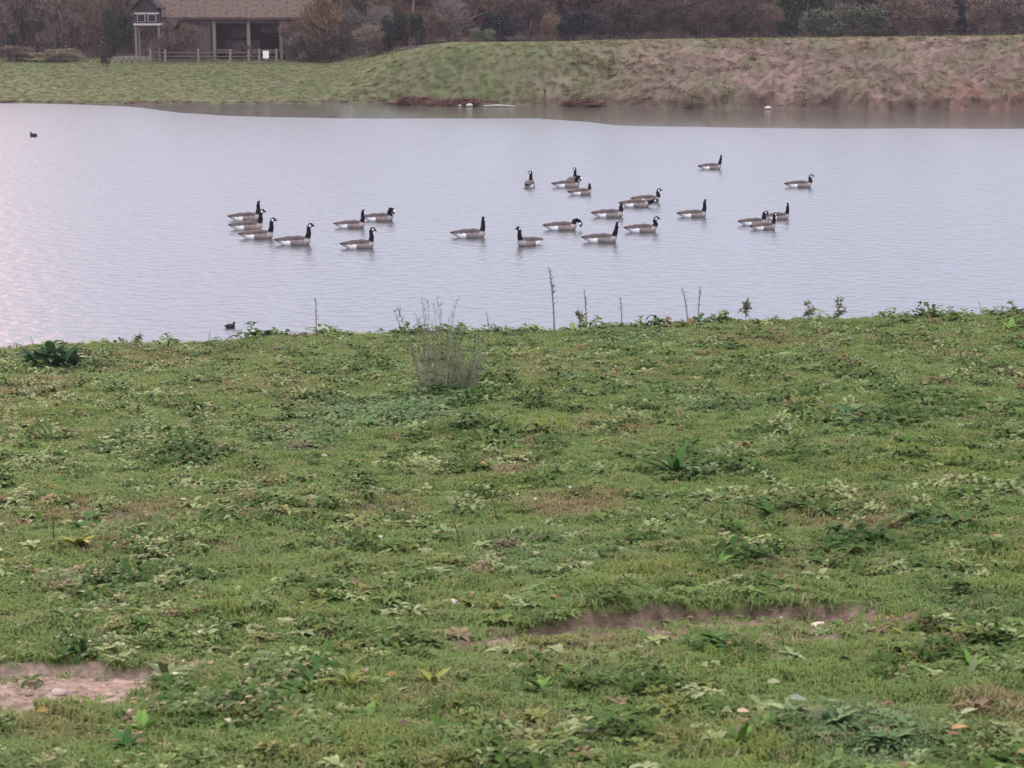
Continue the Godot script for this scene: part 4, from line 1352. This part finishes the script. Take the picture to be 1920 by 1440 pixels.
func field_mesh(paint: Callable) -> ArrayMesh:
	var g := Geo.new()
	var ids := PackedInt32Array()
	ids.resize(F.size())
	ids.fill(-1)
	var sx := 1
	var sy := FN.x
	var sz := FN.x * FN.y
	var C := [0, sx, sy, sx + sy, sz, sx + sz, sy + sz, sx + sy + sz]
	var E := [[0, 1], [2, 3], [4, 5], [6, 7], [0, 2], [1, 3], [4, 6], [5, 7], [0, 4], [1, 5], [2, 6], [3, 7]]
	for z in FN.z - 1:
		for y in FN.y - 1:
			for x in FN.x - 1:
				var i := z * sz + y * sy + x
				var f0 := F[i]
				if f0 > .05 or f0 < -.05: continue
				var mask := 0
				for k in 8:
					if F[i + C[k]] < 0.0: mask |= 1 << k
				if mask == 0 or mask == 255: continue
				var s := Vector3.ZERO
				var n := 0
				for e in E:
					var fa := F[i + C[e[0]]]
					var fb := F[i + C[e[1]]]
					if (fa < 0.0) == (fb < 0.0): continue
					var u := fa / (fa - fb)
					var pa := Vector3(e[0] & 1, (e[0] >> 1) & 1, e[0] >> 2)
					var pb := Vector3(e[1] & 1, (e[1] >> 1) & 1, e[1] >> 2)
					s += pa.lerp(pb, u)
					n += 1
				var p := F0 + (Vector3(x, y, z) + s / n) * CELL
				var nn := Vector3(F[i + 1] + F[i + 1 + sy + sz] - F[i] - F[i + sy + sz], F[i + sy] + F[i + sy + 1 + sz] - F[i] - F[i + 1 + sz], F[i + sz] + F[i + sz + 1 + sy] - F[i] - F[i + 1 + sy]).normalized()
				ids[i] = g.add(p, nn, paint.call(p))
	for z in range(1, FN.z - 1):
		for y in range(1, FN.y - 1):
			for x in range(1, FN.x - 1):
				var i := z * sz + y * sy + x
				var f0 := F[i]
				if absf(f0) > .05: continue
				for k in 3:
					var step: int = [sx, sy, sz][k]
					if (f0 < 0.0) == (F[i + step] < 0.0): continue
					var u: int = [sy, sz, sx][k]
					var w: int = [sz, sx, sy][k]
					var a := ids[i - u - w]
					var b := ids[i - w]
					var c := ids[i]
					var d := ids[i - u]
					if a < 0 or b < 0 or c < 0 or d < 0: continue
					if f0 < 0.0: g.quad(a, d, c, b)
					else: g.quad(a, b, c, d)
	return g.mesh()

# neck joints from the breast upwards; the head's own two joints (skull, bill tip) come last
const NECKS := {
	"forward": [Vector3(.25, .14, 0), Vector3(.285, .25, 0), Vector3(.285, .37, 0), Vector3(.305, .435, 0), Vector3(.335, .44, 0), Vector3(.425, .41, 0)],
	"away": [Vector3(.25, .14, 0), Vector3(.28, .25, 0), Vector3(.275, .36, 0), Vector3(.285, .425, 0), Vector3(.295, .435, -.02), Vector3(.325, .415, -.105)],
	"stiff": [Vector3(.25, .14, 0), Vector3(.275, .25, 0), Vector3(.275, .36, 0), Vector3(.275, .43, 0), Vector3(.278, .44, -.02), Vector3(.285, .42, -.11)],
	"lean": [Vector3(.25, .13, 0), Vector3(.29, .23, 0), Vector3(.315, .34, 0), Vector3(.325, .41, 0), Vector3(.33, .425, -.02), Vector3(.345, .405, -.10)],
	"droop": [Vector3(.25, .14, 0), Vector3(.27, .26, 0), Vector3(.255, .385, 0), Vector3(.28, .445, 0), Vector3(.315, .435, 0), Vector3(.395, .385, 0)],
	"sneck": [Vector3(.25, .12, 0), Vector3(.305, .19, 0), Vector3(.275, .27, 0), Vector3(.295, .335, 0), Vector3(.325, .345, 0), Vector3(.415, .325, 0)],
	"low": [Vector3(.23, .13, 0), Vector3(.275, .19, 0), Vector3(.265, .25, 0), Vector3(.27, .285, -.01), Vector3(.28, .295, -.03), Vector3(.30, .28, -.12)],
	"tuck": [Vector3(.25, .12, 0), Vector3(.23, .23, .03), Vector3(.25, .305, .06), Vector3(.31, .30, .08), Vector3(.335, .255, .09), Vector3(.325, .17, .10)],
	"dip": [Vector3(.25, .13, 0), Vector3(.27, .215, 0), Vector3(.33, .245, 0), Vector3(.395, .21, 0), Vector3(.42, .15, 0), Vector3(.425, .06, 0)],
	"reach": [Vector3(.25, .10, 0), Vector3(.32, .13, .03), Vector3(.39, .165, .05), Vector3(.45, .19, .06), Vector3(.475, .195, .06), Vector3(.56, .175, .06)],
	"hook": [Vector3(.25, .14, 0), Vector3(.245, .24, 0), Vector3(.255, .33, 0), Vector3(.30, .365, .02), Vector3(.325, .35, .02), Vector3(.36, .27, .03)]}

func goose_mesh(pose: String) -> ArrayMesh:
	var N: Array = NECKS[pose]
	field_start(Vector3(-.52, -.10, -.22), Vector3(.62, .52, .24))
	bone(Vector3(-.47, .125, 0), Vector3(-.32, .115, 0), .012, .050, .03, 2.2)      # tail
	bone(Vector3(-.36, .10, 0), Vector3(-.16, .075, 0), .045, .105, .05, 1.25)       # rump
	bone(Vector3(-.18, .085, 0), Vector3(.10, .07, 0), .112, .128, .06, 1.2)         # body
	bone(Vector3(.08, .07, 0), Vector3(.235, .085, 0), .122, .085, .05, 1.1)         # breast
	bone(Vector3(-.40, .145, .045), Vector3(.05, .15, .085), .012, .060, .02)        # folded wings
	bone(Vector3(-.40, .145, -.045), Vector3(.05, .15, -.085), .012, .060, .02)
	var R := [.070, .050, .041, .038]
	for k in 3:
		bone(N[k], N[k + 1], R[k], R[k + 1], .03 if k == 0 else .02)
	bone(N[3], N[4], .039, .044, .015)
	bone(N[4], N[4].lerp(N[5], .35), .041, .029, .012)
	bone(N[4].lerp(N[5], .35), N[5], .020, .009, .008, 1.15)
	return field_mesh(func(p: Vector3) -> Color: return plumage(p, N))

func plumage(p: Vector3, N: Array) -> Color:
	var wob := .012 * fine.get_noise_3dv(p * 22.0)
	var barred := .82 + .36 * absf(sin(p.x * 70.0 + 8.0 * p.y)) * (.6 + .4 * fine.get_noise_3dv(p * 30.0))
	# nearest neck bone
	var best := 1.0
	var along_neck := 0.0
	for k in 5:
		var a: Vector3 = N[k]
		var ab: Vector3 = N[k + 1] - a
		var t := clampf((p - a).dot(ab) / ab.length_squared(), 0.0, 1.0)
		var d := p.distance_to(a + ab * t)
		if d < best:
			best = d
			along_neck = k + t
	if along_neck > .22 + 4.0 * wob and best < .066:
		var fwd: Vector3 = (N[5] - N[4]).normalized()
		var skull: Vector3 = N[4]
		var rel := p - skull
		var f := rel.dot(fwd)
		var side := fwd.cross(Vector3.UP).normalized() if absf(fwd.y) < .95 else Vector3.BACK
		var s := absf(rel.dot(side))
		var drop := rel.dot(side.cross(fwd).normalized())
		if side.cross(fwd).y < 0.0: drop = -drop
		if along_neck > 2.6 and f < .010 and f > -.036 and (s > .014 or drop < -.018) and drop < .006 and drop > -.06: return Color(.72, .70, .68)
		return Color(.011, .010, .012)
	if p.x < -.41 and p.y > .085: return Color(.022, .018, .018)
	if p.x < -.10 + wob and p.y < .100 + .05 * (p.x + .3) + wob: return Color(.70, .69, .70)
	if p.x > .19 + wob and p.y < .15: return Color(.30, .265, .25).lerp(Color(.24, .205, .195), clampf(.5 + 3.0 * wob * 10.0, 0, 1))
	if p.y > .128 + .06 * (p.x - .0) * .3 + wob: return Color(.076 * barred, .060 * barred, .060 * barred)
	return Color(.205 * barred, .168 * barred, .158 * barred)

func build_geese() -> void:
	var made := {}
	for s in GEESE:
		var pose: String = s[3]
		var o: MeshInstance3D
		if made.has(pose):
			o = made[pose].duplicate()
			o.name = numbered("goose")
			add_child(o)
		else:
			o = part("goose", goose_mesh(pose), MAT.goose, self)
			made[pose] = o
		o.transform = Transform3D(Basis(Vector3.UP, deg_to_rad(s[2])) * Basis.from_scale(Vector3.ONE * s[4]), Vector3(s[0], -.012, s[1]))
		tag(o, s[5], "goose", "geese swimming on the pond")
	# two small dark water birds
	field_start(Vector3(-.2, -.08, -.12), Vector3(.24, .24, .12))
	bone(Vector3(-.16, .07, 0), Vector3(-.05, .045, 0), .012, .065, .03, 1.2)
	bone(Vector3(-.05, .045, 0), Vector3(.08, .045, 0), .068, .062, .03, 1.15)
	bone(Vector3(.09, .07, 0), Vector3(.115, .125, 0), .035, .026, .02)
	bone(Vector3(.115, .135, 0), Vector3(.135, .14, 0), .032, .026, .01)
	bone(Vector3(.14, .138, 0), Vector3(.185, .128, 0), .014, .006, .008)
	var bird := field_mesh(func(p: Vector3) -> Color: return Color(.55, .53, .5) if p.x > .15 else Color(.022, .02, .024))
	var spots := [[Vector2(-4.78, -37.51), 25.0, .62, "small black water bird close to the near shore on the left"], [Vector2(-17.32, -81.38), 160.0, 1.0, "small dark water bird far off at the left edge of the pond"]]
	for s in spots:
		var o := part("coot", bird, MAT.goose, self, Transform3D(Basis(Vector3.UP, deg_to_rad(s[1])) * Basis.from_scale(Vector3.ONE * s[2]), Vector3(s[0].x, 0, s[0].y)))
		tag(o, s[3], "water bird")
